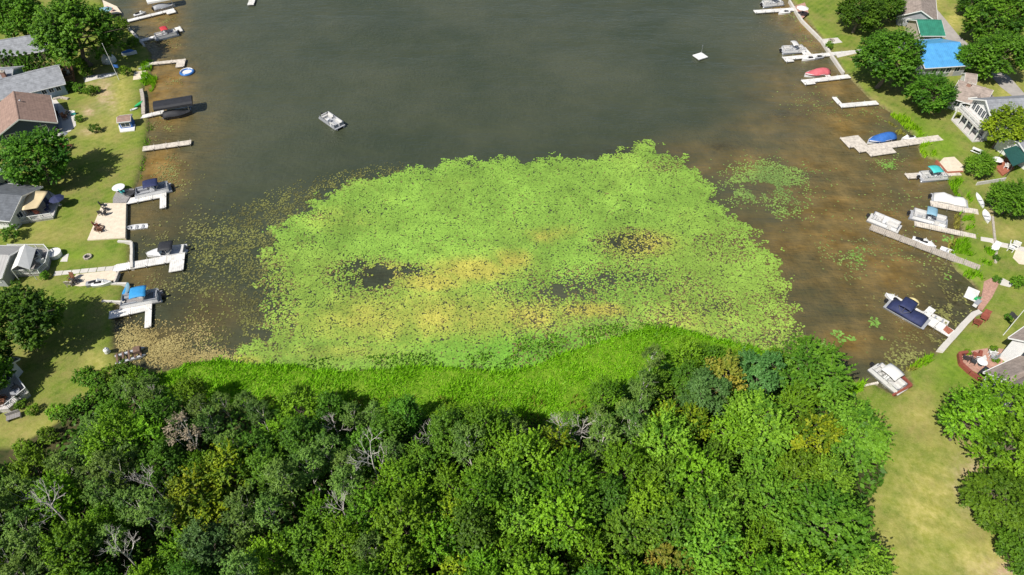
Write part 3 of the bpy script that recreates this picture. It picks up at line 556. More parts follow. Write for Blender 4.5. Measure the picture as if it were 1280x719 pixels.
for _ in range(14000):
    x_ = g.uniform(-110, 66); y_ = g.uniform(-4, 66)
    qx_, qy_ = PX(x_, y_, G+6); r = g.random()
    if qx_ < 470: k = 'aspen' if r < .38 else 'dark' if r < .60 else 'maple' if r < .95 else 'blue'
    elif qx_ < 820: k = ('aspen' if r < .5 else 'dark' if r < .75 else 'maple') if qy_ < 570 else ('maple' if r < .66 else 'dark' if r < .82 else 'yellow' if r < .87 else 'blue' if r < .91 else 'lime')
    else: k = 'lime' if r < .5 else 'maple' if r < .86 else 'dark' if r < .95 else 'yellow'
    sp_ = {'aspen': 2.1, 'dark': 2.6, 'maple': 2.75, 'lime': 3.1, 'yellow': 2.3, 'blue': 2.6}[k]
    s = g.uniform(.54, .84)*(1.0 if y_ < 45 else .88); tx_, ty_ = PX(x_, y_, G+KH[k]*s*1.1)
    if not inside(np.array([tx_]), np.array([ty_-(-4 if tx_ < 330 else -8 if tx_ < 1000 else 5)]), CANOPY)[0] or tx_ < -160 or qy_ > 1100: continue
    edge = segdist(np.array([tx_]), np.array([ty_]), CANOPY)[0]
    if tx_ > 980 and edge < 42: continue
    if any((x_-x)**2+(y_-y)**2 < ((sp_+s2)*.58)**2 for x, y, s2 in placed): continue
    placed.append((x_, y_, sp_)); cand.append((k, Vector((x_, y_, 0)), s))
    if len(cand) > 420: break
NEAR = ['the tall bare grey dead tree', 'the browned dying aspen', 'the thin bare snag', 'the pale bare forked tree', 'the two whitish bare trees', 'the two whitish bare trees', 'the small pale bare tree', 'the short bare tree', 'the leaning bare trunk', 'the bare twiggy tree',
        'the golden yellow-green maples', 'the golden yellow-green maples', 'the golden yellow-green maples', 'the orange-tinged tree', 'the rounded blue-green tree', 'the rounded blue-green tree', 'the fresh green rounded tree', 'the yellow-tipped maple', 'the orange-yellow tipped tree', 'the yellowish ash', 'the yellow-topped maple',
        'the wide ash overhanging the lawn', 'the broad pale green ash', 'the broad corner ash', 'the ash at the water corner', 'the rounded blue-green tree', 'the dense rich green maple']
SHORT = {'maple': 'bright green maple', 'lime': 'light green ash', 'yellow': 'yellow-green maple', 'dark': 'dark broadleaf tree', 'aspen': 'grey-green aspen', 'blue': 'dull blue-green tree'}
def where(p):
    d, i = min((math.hypot(p.x-x, p.y-y), i) for i, (x, y, _) in enumerate(placed[:len(SPEC)]))
    x, y, _ = placed[i]; pos = 'on the reed side of' if p.y-y > 2 else 'on the landward side of' if p.y-y < -2 else 'close beside'
    if d < 13: return f'{pos} {NEAR[i]}'
    ex, ey = PX(p.x, p.y, G)
    return 'in the front row of the woods by the reeds' if ey < 570 else 'deep in the crowded woods away from bare trees'
for k, p, s in cand:
    nv = {'maple': 3, 'lime': 2, 'yellow': 1, 'dark': 2, 'aspen': 3, 'blue': 1}[k]
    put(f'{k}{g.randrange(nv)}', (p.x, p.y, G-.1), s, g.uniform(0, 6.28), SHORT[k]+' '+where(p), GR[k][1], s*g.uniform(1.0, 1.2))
# undergrowth
x, y = scatter(9, -110, 62, 0, 70); qx, qy = PX(x, y, G); ok = inside(qx, qy-24, CANOPY) & inside(qx, qy, FOREST)
x, y = x[ok], y[ok]; N = len(x); hN = fbm(x, y, 5, 400); z = G+.1+rng.random(N)**.7*(1.0+3.2*np.clip(hN-.3, 0, 1))
pos = np.c_[x, y, z]; nrm = unit(rng.normal(size=(N, 3))*.5+np.array([0, 0, 1])); a = unit(np.cross(nrm, rng.normal(size=(N, 3)))); b_ = np.cross(nrm, a)
L_ = rng.uniform(.4, .9, N)[:, None]; V = np.stack([pos-a*L_*.5, pos+b_*L_*.3, pos+a*L_*.5, pos-b_*L_*.3], 1)
u = link('undergrowth', faces_mesh('undergrowth', V, 4, M['undergrowth'], tint=np.clip(rng.normal(.45, .25, N), 0, 1))); kind(u, 'stuff', 'low dark green undergrowth filling gaps beneath the woods', 'undergrowth')

# trees and shrubs in the gardens
YT = [('oak0', 92, 38, 60, 'large deep green oak shading the shore beside the grey-roofed house', .8), ('shade0', 22, 22, 36, 'bright green tree beside the large deep green oak', .9), ('dark0', 20, -8, 30, 'dark tree behind the bright green tree by the far gardens', 1), ('oak1', 45, 198, 50, 'big round oak on the lawn behind the tan shade sail', .8), ('oak2', 22, 402, 60, 'huge dark oak casting shade over the lawn beside the blue-topped pontoon', .85),
 ('shade0', -25, 470, 40, 'leafy tree beside the pale deck at the edge of the lawn', .9),
 ('oak0', 1112, 72, 50, 'large spreading oak leaning over the water beside the blue-roofed house', .85), ('oak2', 1076, 15, 34, 'dark green oak on the far lawn behind the stone fire pit', .8), ('oak1', 1105, 5, 30, 'dark green tree in front of the grey-roofed cabin', .8), ('oak1', 1165, 117, 36, 'rounded olive green tree beside the white porch house', .75), ('oak1', 1247, 22, 44, 'large green tree beside the driveway', .9), ('oak0', 1212, 72, 24, 'green tree in front of the parked car by the blue-roofed house', .8), ('oak2', 1250, 68, 40, 'broad green tree above the sloping road', .85), ('oak2', 1220, 0, 24, 'dark tree at the top of the driveway', .9),
 ('ylw_shade0', 1258, 157, 32, 'yellow-green garden tree beside the white porch house', .9), ('shade0', 1226, 206, 20, 'small dense green tree beside the picnic bench', .9), ('shade0', 1264, 248, 30, 'round bright green tree beside the pale canoes', .85),
 ('maple1', 1215, 520, 40, 'light green leafy tree leaning over the dry lawn', .85), ('maple2', 1262, 505, 40, 'light green tree in front of the white house', .75), ('maple0', 1262, 560, 42, 'light green tree with bare pale trunk on the dry lawn', .85), ('shade0', 1256, 628, 54, 'big bright green tree spreading over the bare sandy ground', .7), ('shade0', 1285, 690, 40, 'green tree at the edge of the sandy ground', .8)]
for a in YT: tree_px(*a)
BT = [('bush0', 84, 108, 9, 'dark rounded bush below the wooden deck'), ('bush0', 99, 110, 9, 'dark rounded bush between deck bush and lawn'), ('bush1', 112, 113, 8, 'loose green bush at the end of the shrub row'), ('bush0', 12, 292, 13, 'rounded green bush on the lawn casting a small shadow'), ('bush1', 55, 344, 7, 'green shrub at the corner of the white railed deck'), ('bush1', 1037, 56, 6, 'small round bush beside the stone fire pit'), ('bush0', 1247, 349, 6, 'small clipped bush beside the pink brick path'), ('bush1', 1272, 352, 10, 'yellow-green bush beside the pale path'), ('bush0', 1261, 396, 6, 'dark green bush near the white flagpole'), ('bush1', 1210, 440, 5, 'green shrub at the corner of the red-walled patio'), ('bush1', 1242, 436, 6, 'leafy shrub against the white house wall'), ('bush1', 1245, 450, 5, 'small shrub beside the patio chairs'), ('bush1', 152, 30, 11, 'olive shrub above the white seawall'), ('bush0', 144, 40, 10, 'dark shrub behind the seawall'), ('bush1', 166, 52, 8, 'green shrub near the covered boat on the lawn'), ('bush1', 155, 57, 6, 'light green shrub at the shaded lawn edge'), ('bush1', 157, 88, 8, 'green bush beside the flagpole'), ('bush1', 100, 78, 10, 'yellow-green bush in front of the large oak'), ('bush0', 30, 78, 13, 'dark round bush in front of the hedge'), ('bush1', 1222, 96, 5, 'round clipped bush on the dry lawn by the road'), ('bush1', 98, 148, 6, 'weedy green shrub at the patio edge'), ('bush0', 118, 160, 8, 'low dark shrub spreading on the lawn'), ('bush1', 40, 512, 9, 'green shrubs around the pale deck corner'), ('bush1', 25, 505, 8, 'green shrub between the deck and the grey bench'), ('bush1', 72, 515, 14, 'yellowish shrub at the edge of the woods'), ('bush0', 1246, 322, 5, 'small dark bush beside the white lawn chair'), ('bush0', 1212, 62, 9, 'dark shrub beside the parked car'), ('bush1', 20, 280, 5, 'little green shrub in front of the grey-roofed house'), ('bush0', 108, 90, 8, 'dark bush in shade beside the concrete walk'), ('bush1', 120, 112, 6, 'grey-green shrub by the bare path')]
for k, a, b_, r, lab in BT: tree_px(k, a, b_, r, lab, .9, None, None, 'bush')
for i, a in enumerate([3, 11, 19, 28, 37, 46, 55, 64, 72]):
    tree_px('cedar0', a, 73+.10*a, 6.0, 'dark columnar arborvitae in the hedge beside the grey-roofed house', 1.15, 'hedge of columnar arborvitae', None, 'hedge')
for i, (a, c) in enumerate([(105, 470), (118, 478), (140, 466), (155, 462), (120, 492), (100, 505), (170, 470), (85, 520), (60, 545), (185, 475), (30, 560), (140, 485)]):
    tree_px(('bush1', 'bush0')[i % 2], a, c, 14, 'leafy green shrub along the front edge of the woods beside the lawn', 1.0, 'shrubs edging the woods', None, 'bush')
# ------------------------------------------------ buildings
def window(parent, c, wd, ht, facing, m='glass', frame='white'):
    """facing: 'x+','x-','y+','y-' wall the window sits in; c = centre on the wall face"""
    sx = facing[0] == 'x'; sg = 1 if facing[1] == '+' else -1; e = .05
    def bx(mb, du, dz, su, sz, dep, th):
        if sx: mb.box((c[0]+sg*dep, c[1]+du, c[2]+dz), (th, su, sz))
        else: mb.box((c[0]+du, c[1]+sg*dep, c[2]+dz), (su, th, sz))
    w_ = MB(); bx(w_, 0, 0, wd, ht, .004, .05); wo = w_.build('window', M[m], parent)
    f = MB(); t = .09
    for d, s in ((1, 1), (-1, 1)): bx(f, d*(wd/2+t/2-.01), 0, t, ht+2*t-.02, .03, .07)
    for d in (1, -1): bx(f, 0, d*(ht/2+t/2-.01), wd-.02, t, .028, .07)
    bx(f, 0, 0, .05, ht, .025, .05); f.build('frame', M[frame], wo); return wo
def gable_house(name, label, A, B, zr, W, hw, wall, roof, over=.5, group=None, wins=(), doors=(), ext=(0, 0), chim=None, vents=(), trim='white', cat='house', parts=None):
    """A,B: photo points of the ridge ends (from A to B is local +x); zr ridge height above land"""
    a, b_ = P(*A, G+zr), P(*B, G+zr); rz = ang(a, b_); L_ = (b_-a).length; d = (b_-a).normalized()
    a = a-d*ext[0]; L_ += ext[0]+ext[1]; mid = a+d*L_/2
    t = thing(name, label, cat, (mid.x, mid.y, G), rz, group); hl = L_/2-over; hwid = W/2
    wl = MB(); ze = hw; zg = ze+(zr-ze)*(hwid/(hwid+over))-.12
    prof = [(-hwid, -.2), (hwid, -.2), (hwid, ze-.05), (0, zr-.2), (-hwid, ze-.05)]
    wl.loft([[(x, y, z) for y, z in prof] for x in (-hl, hl)]); wl.build('wall', M[wall], t)
    sl_ = (zr-hw)/(hwid+over*0); ye = hwid+over; zeave = zr-sl_*ye; th = .16
    for sg in (1, -1):
        r = MB(); q = [(0, zr), (sg*ye, zeave), (sg*ye, zeave-th), (0, zr-th)]
        if sg < 0: q = q[::-1]
        r.loft([[(x, y, z) for y, z in q] for x in (-L_/2, L_/2)][::-1]); ro = r.build('roof_slope', M[roof], t)
        gt = MB(); gt.box((0, sg*(ye+.05), zeave-th/2-.01), (L_-.04, .12, .14)); gt.build('gutter', M[trim], ro)
        for x in (-L_/2-.03, L_/2+.03):
            fb = MB(); q2 = [(0, zr-.015), (sg*(ye-.01), zeave-.015), (sg*(ye-.01), zeave-.26), (0, zr-.26)]
            if sg < 0: q2 = q2[::-1]
            fb.loft([[(xx, y, z) for y, z in q2] for xx in (x+.025, x-.025)]); fb.build('fascia', M[trim], ro)
    rc = MB(); rc.loft([[(x, -.18, zr-.03), (x, 0, zr+.05), (x, .18, zr-.03), (x, 0, zr-.06)][::-1] for x in (-L_/2+.02, L_/2-.02)]); rc.build('ridge_cap', M[roof], t)
    for side, u, z, ww, hh in wins:
        if side[0] == 'y': window(t, (u*hl, (hwid if side[1] == '+' else -hwid), z), ww, hh, side)
        else: window(t, ((hl if side[1] == '+' else -hl), u*hwid, z), ww, hh, side)
    for side, u, ww in doors:
        dm = MB()
        if side[0] == 'y': s = 1 if side[1] == '+' else -1; dm.box((u*hl, s*(hwid+.01), 1.02), (ww, .08, 2.1)); hc = (u*hl+ww*.38, s*(hwid+.07), 1.0)
        else: s = 1 if side[1] == '+' else -1; dm.box((s*(hl+.01), u*hwid, 1.02), (.08, ww, 2.1)); hc = (s*(hl+.07), u*hwid+ww*.38, 1.0)
        do = dm.build('door', M['wall_tan' if wall != 'wall_tan' else 'white'], t); hb = MB(); hb.box(hc, (.06, .06, .12)); hb.build('handle', M['metal'], do)
    if chim:
        cx, cy, ch = chim; c = MB(); c.box((cx, cy, zr-.6+ch/2), (.8, .6, ch+1.2)); co_ = c.build('chimney', M['brick'], t)
        k = MB(); k.box((cx, cy, zr+ch+.04), (.92, .72, .12)); k.tube((cx, cy, zr+ch+.05), (cx, cy, zr+ch+.35), .14, .14, 8); k.build('chimney_cap', M['stone'], co_)
    for vx, vy in vents:
        zz = zr-abs(vy)*sl_; v = MB(); v.tube((vx, vy, zz-.1), (vx, vy, zz+.35), .12, .12, 8); v.lathe((vx, vy, zz+.33), [(.2, 0), (.22, .06), (.05, .16)], 8); v.build('roof_vent', M['metal'], t)
    t['sl'] = sl_; del t['sl']
    return t, L_, hl
from mathutils import Matrix
def merge(main, wing):
    mw_ = lambda o: Matrix.Translation(o.location) @ Matrix.Rotation(o.rotation_euler.z, 4, 'Z')
    k = mw_(main).inverted() @ mw_(wing)
    for ch in list(wing.children): ch.parent = main; ch.matrix_parent_inverse = k
    bpy.data.objects.remove(wing)
W_ = lambda side, us, z, ww, hh: [(side, u, z, ww, hh) for u in us]
gable_house('house', 'low house with pale grey shingle roof beside the columnar hedge', (0, 50), (56, 41), 4.6, 7.0, 2.6, 'wall_tan', 'roof_grey', ext=(8, 0), wins=W_('y-', (-.5, -.1, .3, .7), 1.5, 1.1, 1.1)+W_('x+', (-.4, .4), 1.5, 1.1, 1.1), doors=[('x+', 0, 1.0)])
blue_, *_ = gable_house('house', 'long pale blue house with grey roof and wooden deck', (3, 98), (73, 81.5), 4.6, 8.6, 2.8, 'wall_blue', 'roof_grey', ext=(4, 0), wins=W_('y-', (.42, .62, .82), 1.75, .85, .95)+W_('x+', (-.5, .5), 1.6, 1.2, 1.1), doors=[('x+', 0, 1.6)])
t, *_ = gable_house('house', 'grey-roofed wing with a brick chimney behind the brown-roofed house', (-40, 90), (16, 86), 4.4, 8, 2.8, 'wall_blue', 'roof_grey', chim=(3.2, -2.0, .5), wins=W_('y-', (-.3, .5), 1.6, 1, 1), doors=[('y-', .1, .9)])
merge(blue_, t)
h3, L3, hl3 = gable_house('house', 'navy house with brown shingle roof beside the curved concrete patio', (16.5, 114), (23, 149), 5.2, 10.2, 2.8, 'wall_navy', 'roof_brown', wins=[('x+', -.55, 1.7, 1.5, 1.3), ('x+', .55, 1.7, 1.5, 1.3), ('y+', .5, 1.6, 1.4, 1.2), ('y+', -.5, 1.6, 1.4, 1.2)], doors=[('y+', 0, 1.6)], vents=[(-1.5, .8)], over=.6)
gable_house('house', 'white house hidden behind the big round oak', (-40, 218), (-8, 220), 4.6, 8, 2.8, 'wall_white', 'roof_grey', wins=W_('y-', (-.4, .5), 1.6, 1.1, 1.1)+W_('x+', (-.4, .4), 1.6, 1, 1), doors=[('y-', 0, .9)])
gable_house('house', 'white house with dark grey roof behind the tan shade sail', (-30, 240), (27, 245), 4.2, 8.4, 2.7, 'wall_white', 'roof_dark', wins=W_('y-', (.35, .5, .65, .8), 1.55, .75, .9)+W_('x+', (-.5, .5), 1.55, 1.1, 1.1), doors=[('x+', 0, 1.6)])
gable_house('house', 'cottage with ribbed grey metal roof behind the white canopy deck', (-30, 318), (11, 319), 3.9, 6.4, 2.6, 'wall_grey', 'roof_metal', wins=W_('y-', (-.2, .5), 1.5, 1, 1), doors=[('x+', 0, 1.6)], over=.4)
gable_house('cabin', 'grey-roofed cabin at the top of the pale driveway', (1150, -22), (1152, 13), 4.6, 8, 2.7, 'wall_grey', 'roof_tan', wins=W_('y+', (-.3, .4), 1.5, 1.1, 1.1)+W_('x+', (-.4, .4), 1.5, 1.0, 1.0), doors=[('x+', 0, .9)])
gable_house('garage', 'pale garage with dark green metal roof beside the driveway', (1146, 25), (1177, 25), 4.4, 7.6, 2.8, 'wall_tan', 'roof_green', wins=W_('y-', (-.4,), 1.5, 1, .9), doors=[('y-', .5, 2.4)], cat='garage')
gable_house('house', 'grey house with bright blue metal roof beside the driveway', (1144, 56), (1200, 52.5), 5.0, 11.4, 2.9, 'wall_grey', 'roof_blue', wins=W_('y-', (-.5, -.1, .2, .6), 1.6, 1.3, 1.1)+W_('x-', (-.4, .4), 1.6, 1.3, 1.1), doors=[('y-', .4, 1.0)], over=.5)
tan_, *_ = gable_house('house', 'tan-roofed house with chimney below the sloping road', (1199, 100), (1242, 113), 4.6, 7.6, 2.8, 'wall_white', 'roof_tan', wins=W_('y-', (-.5, .0, .5), 1.6, 1.2, 1.1)+W_('x-', (-.4, .4), 1.6, 1, 1.), doors=[('y-', .25, .9)], chim=(-1.2, -.6, .3))
t, *_ = gable_house('house', 'tan-roofed front gable joined to the house below the road', (1232, 109), (1221, 121), 3.9, 4.6, 2.6, 'wall_white', 'roof_tan', wins=W_('x+', (0,), 1.5, 1.4, 1.1), doors=[('y-', .2, .9)], over=.35)
merge(tan_, t)
gable_house('shed', 'small tan-roofed white shed beside the tan-roofed house', (1207, 91), (1222, 93), 3.2, 3.6, 2.2, 'wall_white', 'roof_tan', wins=W_('y-', (-.3,), 1.3, .8, .8), doors=[('y-', .4, .8)], over=.25, cat='shed')
# porch house
pa, pb = P(1189, 150, G), P(1216, 178, G); fa = ang(pa, pb); pw = (pb-pa).length
# ridge runs from the facade middle away from the lake
fm = (pa+pb)/2; nrm_ = Vector((-math.sin(fa), math.cos(fa), 0))
if nrm_.x < 0: nrm_ = -nrm_
ph = thing('house', 'white two-storey house with lakeside balcony porch and columns', 'house', (fm.x+nrm_.x*2.2, fm.y+nrm_.y*2.2, G), math.atan2(nrm_.y, nrm_.x))
D_, hw_, zr_ = 11.0, 5.0, 7.0; hy = pw/2-.3
q = MB(); q.loft([[(x, y, z) for y, z in [(-hy, -.2), (hy, -.2), (hy, hw_), (0, zr_-.15), (-hy, hw_)]] for x in (0, D_)]); q.build('wall', M['wall_white'], ph)
for sg in (1, -1):
    q = MB(); pr = [(0, zr_), (sg*(hy+.5), hw_-.2), (sg*(hy+.5), hw_-.38), (0, zr_-.18)]
    if sg < 0: pr = pr[::-1]
    q.loft([[(x, y, z) for y, z in pr] for x in (D_+.4, -.7)]); rs = q.build('roof_slope', M['roof_grey'], ph)
    q = MB(); pr = [(0, zr_+.01), (sg*(hy+.52), hw_-.19), (sg*(hy+.52), hw_-.45), (0, zr_-.25)]
    if sg < 0: pr = pr[::-1]
    q.loft([[(x, y, z) for y, z in pr] for x in (-.72, -.86)]); q.build('fascia', M['white'], rs)
q = MB(); q.box((-1.15, 0, .12), (2.3, pw, .3)); q.build('porch_floor', M['deck_white'], ph)
q = MB(); q.box((-1.15, 0, 2.75), (2.3, pw, .22)); bal = q.build('balcony', M['deck_white'], ph)
for i in range(5):
    y = -pw/2+.12+i*(pw-.24)/4; q = MB(); q.box((-2.18, y, 1.45), (.2, .2, 2.4)); q.build('column', M['white'], ph)
    q = MB(); q.box((-2.2, y, 3.35), (.12, .12, 1.0)); q.build('rail_post', M['white'], bal)
q = MB(); q.box((-2.2, 0, 3.87), (.12, pw, .08)); q.box((-2.2, 0, 3.0), (.08, pw, .06))
for i in range(30): q.box((-2.2, -pw/2+.2+i*(pw-.4)/29, 3.43), (.04, .05, .82))
for sg in (1, -1): q.box((-1.1, sg*(pw/2-.06), 3.87), (2.08, .1, .08)); q.box((-1.1, sg*(pw/2-.06), 3.0), (2.08, .08, .06))
q.build('railing', M['white'], bal)
for u in (-.72, -.43, -.14, .14, .43, .72): window(ph, (0, u*hy, 4.0), .8, 1.5, 'x-')
for u in (-.6, 0, .6): window(ph, (0, u*hy, 1.35), 1.7, 1.7, 'x-')
for u in (.2, .5, .8): window(ph, (u*D_, -hy, 3.9), .9, 1.1, 'y-'); window(ph, (u*D_, hy, 3.9), .9, 1.1, 'y+')
# small awning house
ah = P(1283, 188, G+3.6); t, *_ = gable_house('house', 'grey-roofed house with dark green awning over a red deck', (1268, 178), (1300, 170), 4.2, 7.5, 2.7, 'wall_white', 'roof_grey', wins=W_('y-', (-.4, .4), 1.5, 1.2, 1.1), doors=[('x-', 0, 1.4)], ext=(-1, 4))
# white house with brown roof (lower right): main gable + cross gable
main_, *_ = gable_house('house', 'white house with brown shingle roof behind the red-walled brick patio', (1300, 430), (1335, 405), 6.4, 5.6, 4.6, 'wall_white', 'roof_tan', ext=(0, 4), wins=[('x-', -.5, 3.2, 1.1, 1.3), ('x-', .1, 3.2, 1.1, 1.3), ('x-', .1, 1.3, 1.6, 1.6), ('y-', -.6, 3.0, 1, 1.2), ('y-', 0, 3, 1, 1.2)], doors=[('x-', -.4, 1.6)])
t, *_ = gable_house('house', 'white front wing with brown roof and paired gable windows beside the patio', (1258, 474), (1303, 453), 4.3, 4.2, 2.9, 'wall_white', 'roof_tan', ext=(0, 4), wins=[('x-', .45, 1.5, 1.2, 1.4), ('x-', -.5, 1.5, 1.2, 1.4), ('y-', -.6, 1.5, 1.2, 1.2), ('y-', -.2, 1.5, 1.2, 1.2)], doors=[('y-', -.4, .9)])
merge(main_, t)
t, *_ = gable_house('house', 'dormer', (1276, 482), (1316, 462), 5.3, 3.4, 3.4, 'wall_white', 'roof_tan', ext=(0, 4), over=.4, wins=[('x-', -.2, 3.6, .6, .7), ('x-', .2, 3.6, .6, .7), ('y-', -.5, 1.5, 1.2, 1.2)])
merge(main_, t)

# ------------------------------------------------ slabs, paths, walls
def slab(name, pts, z0, z1, m, label=None, cat=None, struct=True, base=None):
    b0 = P(*pts[0], z1) if base is None else base
    q = MB(); q.prism([tuple((P(*p, z1)-b0)[:2]) for p in pts], z0, z1); o = q.build(name, M[m]); o.location = (b0.x, b0.y, 0)
    if struct: kind(o, 'structure')
    else: tag(o, label, cat)
    return o
# plans traced in metres on the ground from photo points
slab('driveway', [(1160, 8), (1168, 8), (1180, 22), (1198, 44), (1218, 62), (1206, 68), (1198, 60), (1180, 47), (1150, 47), (1150, 41), (1182, 41), (1176, 28), (1163, 16)], .4, G+.03, 'asphalt')
slab('road', [(1228, 82), (1238, 80), (1262, 96), (1285, 122), (1330, 165), (1330, 182), (1276, 128), (1250, 108)], .4, G+.034, 'asphalt')
slab('path', [(1228, 131), (1285, 122), (1330, 118), (1330, 128), (1276, 134), (1240, 138)], .4, G+.038, 'concrete')
slab('patio', [(52, 124), (70, 124), (73, 128), (77, 132), (82, 138), (92, 138), (94, 147), (95, 157), (88, 164), (70, 172), (55, 176)], .4, G+.04, 'concrete')
slab('patio_shade', [(54, 128), (72, 129), (79, 164), (60, 170)], .45, G+.046, 'patio_shade_grey')  # the navy house's shade on the patio, painted as a darker grey sheet
slab('path', [(104, 96), (146, 90), (147, 94), (124, 98), (106, 103)], .4, G+.03, 'concrete')
slab('patio', [(1027, 49), (1047, 47), (1053, 53), (1032, 56)], .4, G+.03, 'concrete')
slab('patio', [(992, 8), (1006, 3), (1011, 16), (1001, 25)], .4, G+.03, 'paver_pink')
slab('path', [(1045, 68), (1077, 61), (1078, 65), (1047, 72)], .4, G+.03, 'concrete')
slab('beach_sand', [(168, 90), (182, 88), (184, 98), (166, 100)], .4, G+.02, 'sand')
slab('beach_sand', [(95, 343), (140, 338), (147, 341), (142, 350), (128, 354), (100, 358), (86, 356)], .4, G+.02, 'sand')
slab('beach_sand', [(1173, 204), (1180, 197), (1193, 196), (1204, 207), (1204, 214), (1183, 216), (1177, 210)], .2, G+.02, 'sand')
slab('beach_sand', [(128, 0), (146, 8), (152, 16), (140, 17), (130, 8)], .3, G+.02, 'sand')
slab('path', [(1226, 296), (1240, 298), (1252, 303), (1285, 310), (1285, 316), (1248, 308), (1238, 303), (1226, 301)], .4, G+.03, 'concrete')
slab('patio', [(1270, 312), (1290, 318), (1290, 332), (1274, 330), (1266, 322)], .4, G+.036, 'sand')
slab('brick_path', [(1230, 352), (1242, 346), (1250, 352), (1240, 372), (1228, 388), (1222, 386), (1228, 366)], .4, G+.03, 'paver_pink')
slab('path', [(1249, 350), (1254, 348), (1268, 355), (1262, 359), (1250, 356)], .4, G+.03, 'concrete')
slab('patio', [(1200, 442), (1213, 439), (1240, 434), (1258, 437), (1252, 456), (1235, 470), (1226, 468), (1205, 458)], .4, G+.04, 'paver_pink')
slab('patio', [(80, 319), (86, 317), (84, 327), (75, 327)], .4, G+.03, 'concrete')
def wall_line(name, label, cat, pts, wd, z0, z1, m, part=None, seg=1.6, gap=.03, closed=False):
    w0 = P(*pts[0], z1); t = thing(name, label, cat, (w0.x, w0.y, 0)); ws_ = [P(*p, z1)-w0 for p in pts]
    for a, b_ in zip(ws_[:-1], ws_[1:]):
        L_ = (b_-a).length; n_ = max(1, round(L_/seg)); rz = ang(a, b_)
        for i in range(n_):
            c = a.lerp(b_, (i+.5)/n_); q = MB(); jz = random.uniform(-.012, .012)
            q.box((c.x+random.uniform(-.02, .02), c.y+random.uniform(-.02, .02), (z0+z1)/2+jz), (L_/n_-gap, wd*random.uniform(.93, 1.06), z1-z0), rz+random.uniform(-.01, .01)); q.build(part or 'block', M[m], t)
    return t
wall_line('seawall', 'white concrete seawall between the pontoon with red top and the shrubs', 'wall', [(159, 33), (180, 56)], .5, -.6, .75, 'concrete')
wall_line('seawall', 'long pale seawall below the far lawn with the fire pit', 'wall', [(987, 0), (1003, 25), (1028, 50), (1041, 70), (1055, 90)], .5, -.6, .75, 'concrete', seg=2.4)
wall_line('seawall', 'white stepped seawall bordering the clipped lawn with the long dock', 'wall', [(147, 301), (164, 302), (164, 334)], .4, -.6, .8, 'concrete')
wall_line('seawall', 'short concrete edging beside the blue paddleboards', 'wall', [(134, 354), (158, 354), ], .4, -.6, .75, 'concrete')
wall_line('seawall', 'low concrete edging below the blue paddleboards', 'wall', [(127, 376), (156, 377)], .35, -.6, .7, 'concrete')
wall_line('seawall', 'wooden edging along the sand patch', 'wall', [(148, 339), (142, 353)], .3, -.6, .75, 'dock_pale')
wall_line('seawall', 'curved white seawall along the lawn behind the navy pontoon', 'wall', [(1226, 389), (1218, 392), (1206, 404), (1191, 421), (1176, 438)], .8, -.6, .75, 'concrete')
wall_line('stone_edging', 'rough stone edging along the shore above the black boat lift', 'wall', [(176, 111), (178, 120), (179, 142)], .7, -.5, .8, 'stone', 'stone', .8)
wall_line('retaining_wall', 'stone retaining edge between patio and bush row', 'wall', [(66, 123), (76, 121), (85, 123)], .6, .3, .8, 'stone', 'stone', .7)
wall_line('stepping_path', 'pale stepping slabs leading from the railed deck to the dock', 'path', [(67, 342), (100, 339), (142, 335)], 1.0, .35, .54, 'concrete', 'paving_slab', 1.4, .1)
wall_line('retaining_wall', 'low red timber wall around the brick patio', 'wall', [(1212, 439), (1200, 441), (1202, 453), (1214, 464), (1229, 474)], .45, .3, 1.15, 'red_wood', 'timber', 2.0, .02)
wall_line('retaining_wall', 'short red timber planter wall on the brick patio', 'wall', [(1217, 440), (1226, 444), (1227, 438)], .4, .3, 1.05, 'red_wood', 'timber', 1.5, .02)
wall_line('retaining_wall', 'reddish timber edging around the pontoon slip', 'wall', [(1126, 467), (1140, 481), (1117, 493)], .3, -.6, .72, 'red_wood', 'timber', 1.6, .02)
wall_line('retaining_wall', 'pale timber bank edging left of the pontoon slip beside the woods', 'wall', [(1080, 482), (1098, 478)], .3, -.5, .6, 'dock_pale', 'timber', 1.6, .02)
wall_line('sand_edging', 'brown timber edging around the little sand beach', 'wall', [(1171, 200), (1184, 215), (1204, 214)], .3, -.3, .68, 'deck_red', 'timber', 1.6, .02)
wall_line('garden_wall', 'low rusty stone garden border beside the pale canoes', 'wall', [(1241, 270), (1243, 290), (1246, 312), (1245, 328)], .35, .3, .75, 'stone', 'stone', .8)
wall_line('picket_fence', 'low pale fence beside the small dense green tree', 'fence', [(1222, 228), (1235, 226), (1258, 222)], .15, .3, 1.2, 'deck_white', 'panel', 1.8)
# sand platform with timber edge
sp_ = slab('platform', [(128, 254), (157.5, 254), (156.5, 297), (109, 300)], -.3, .72, 'sand', 'large tan sand-topped platform beside the moored rowboat', 'platform', False)

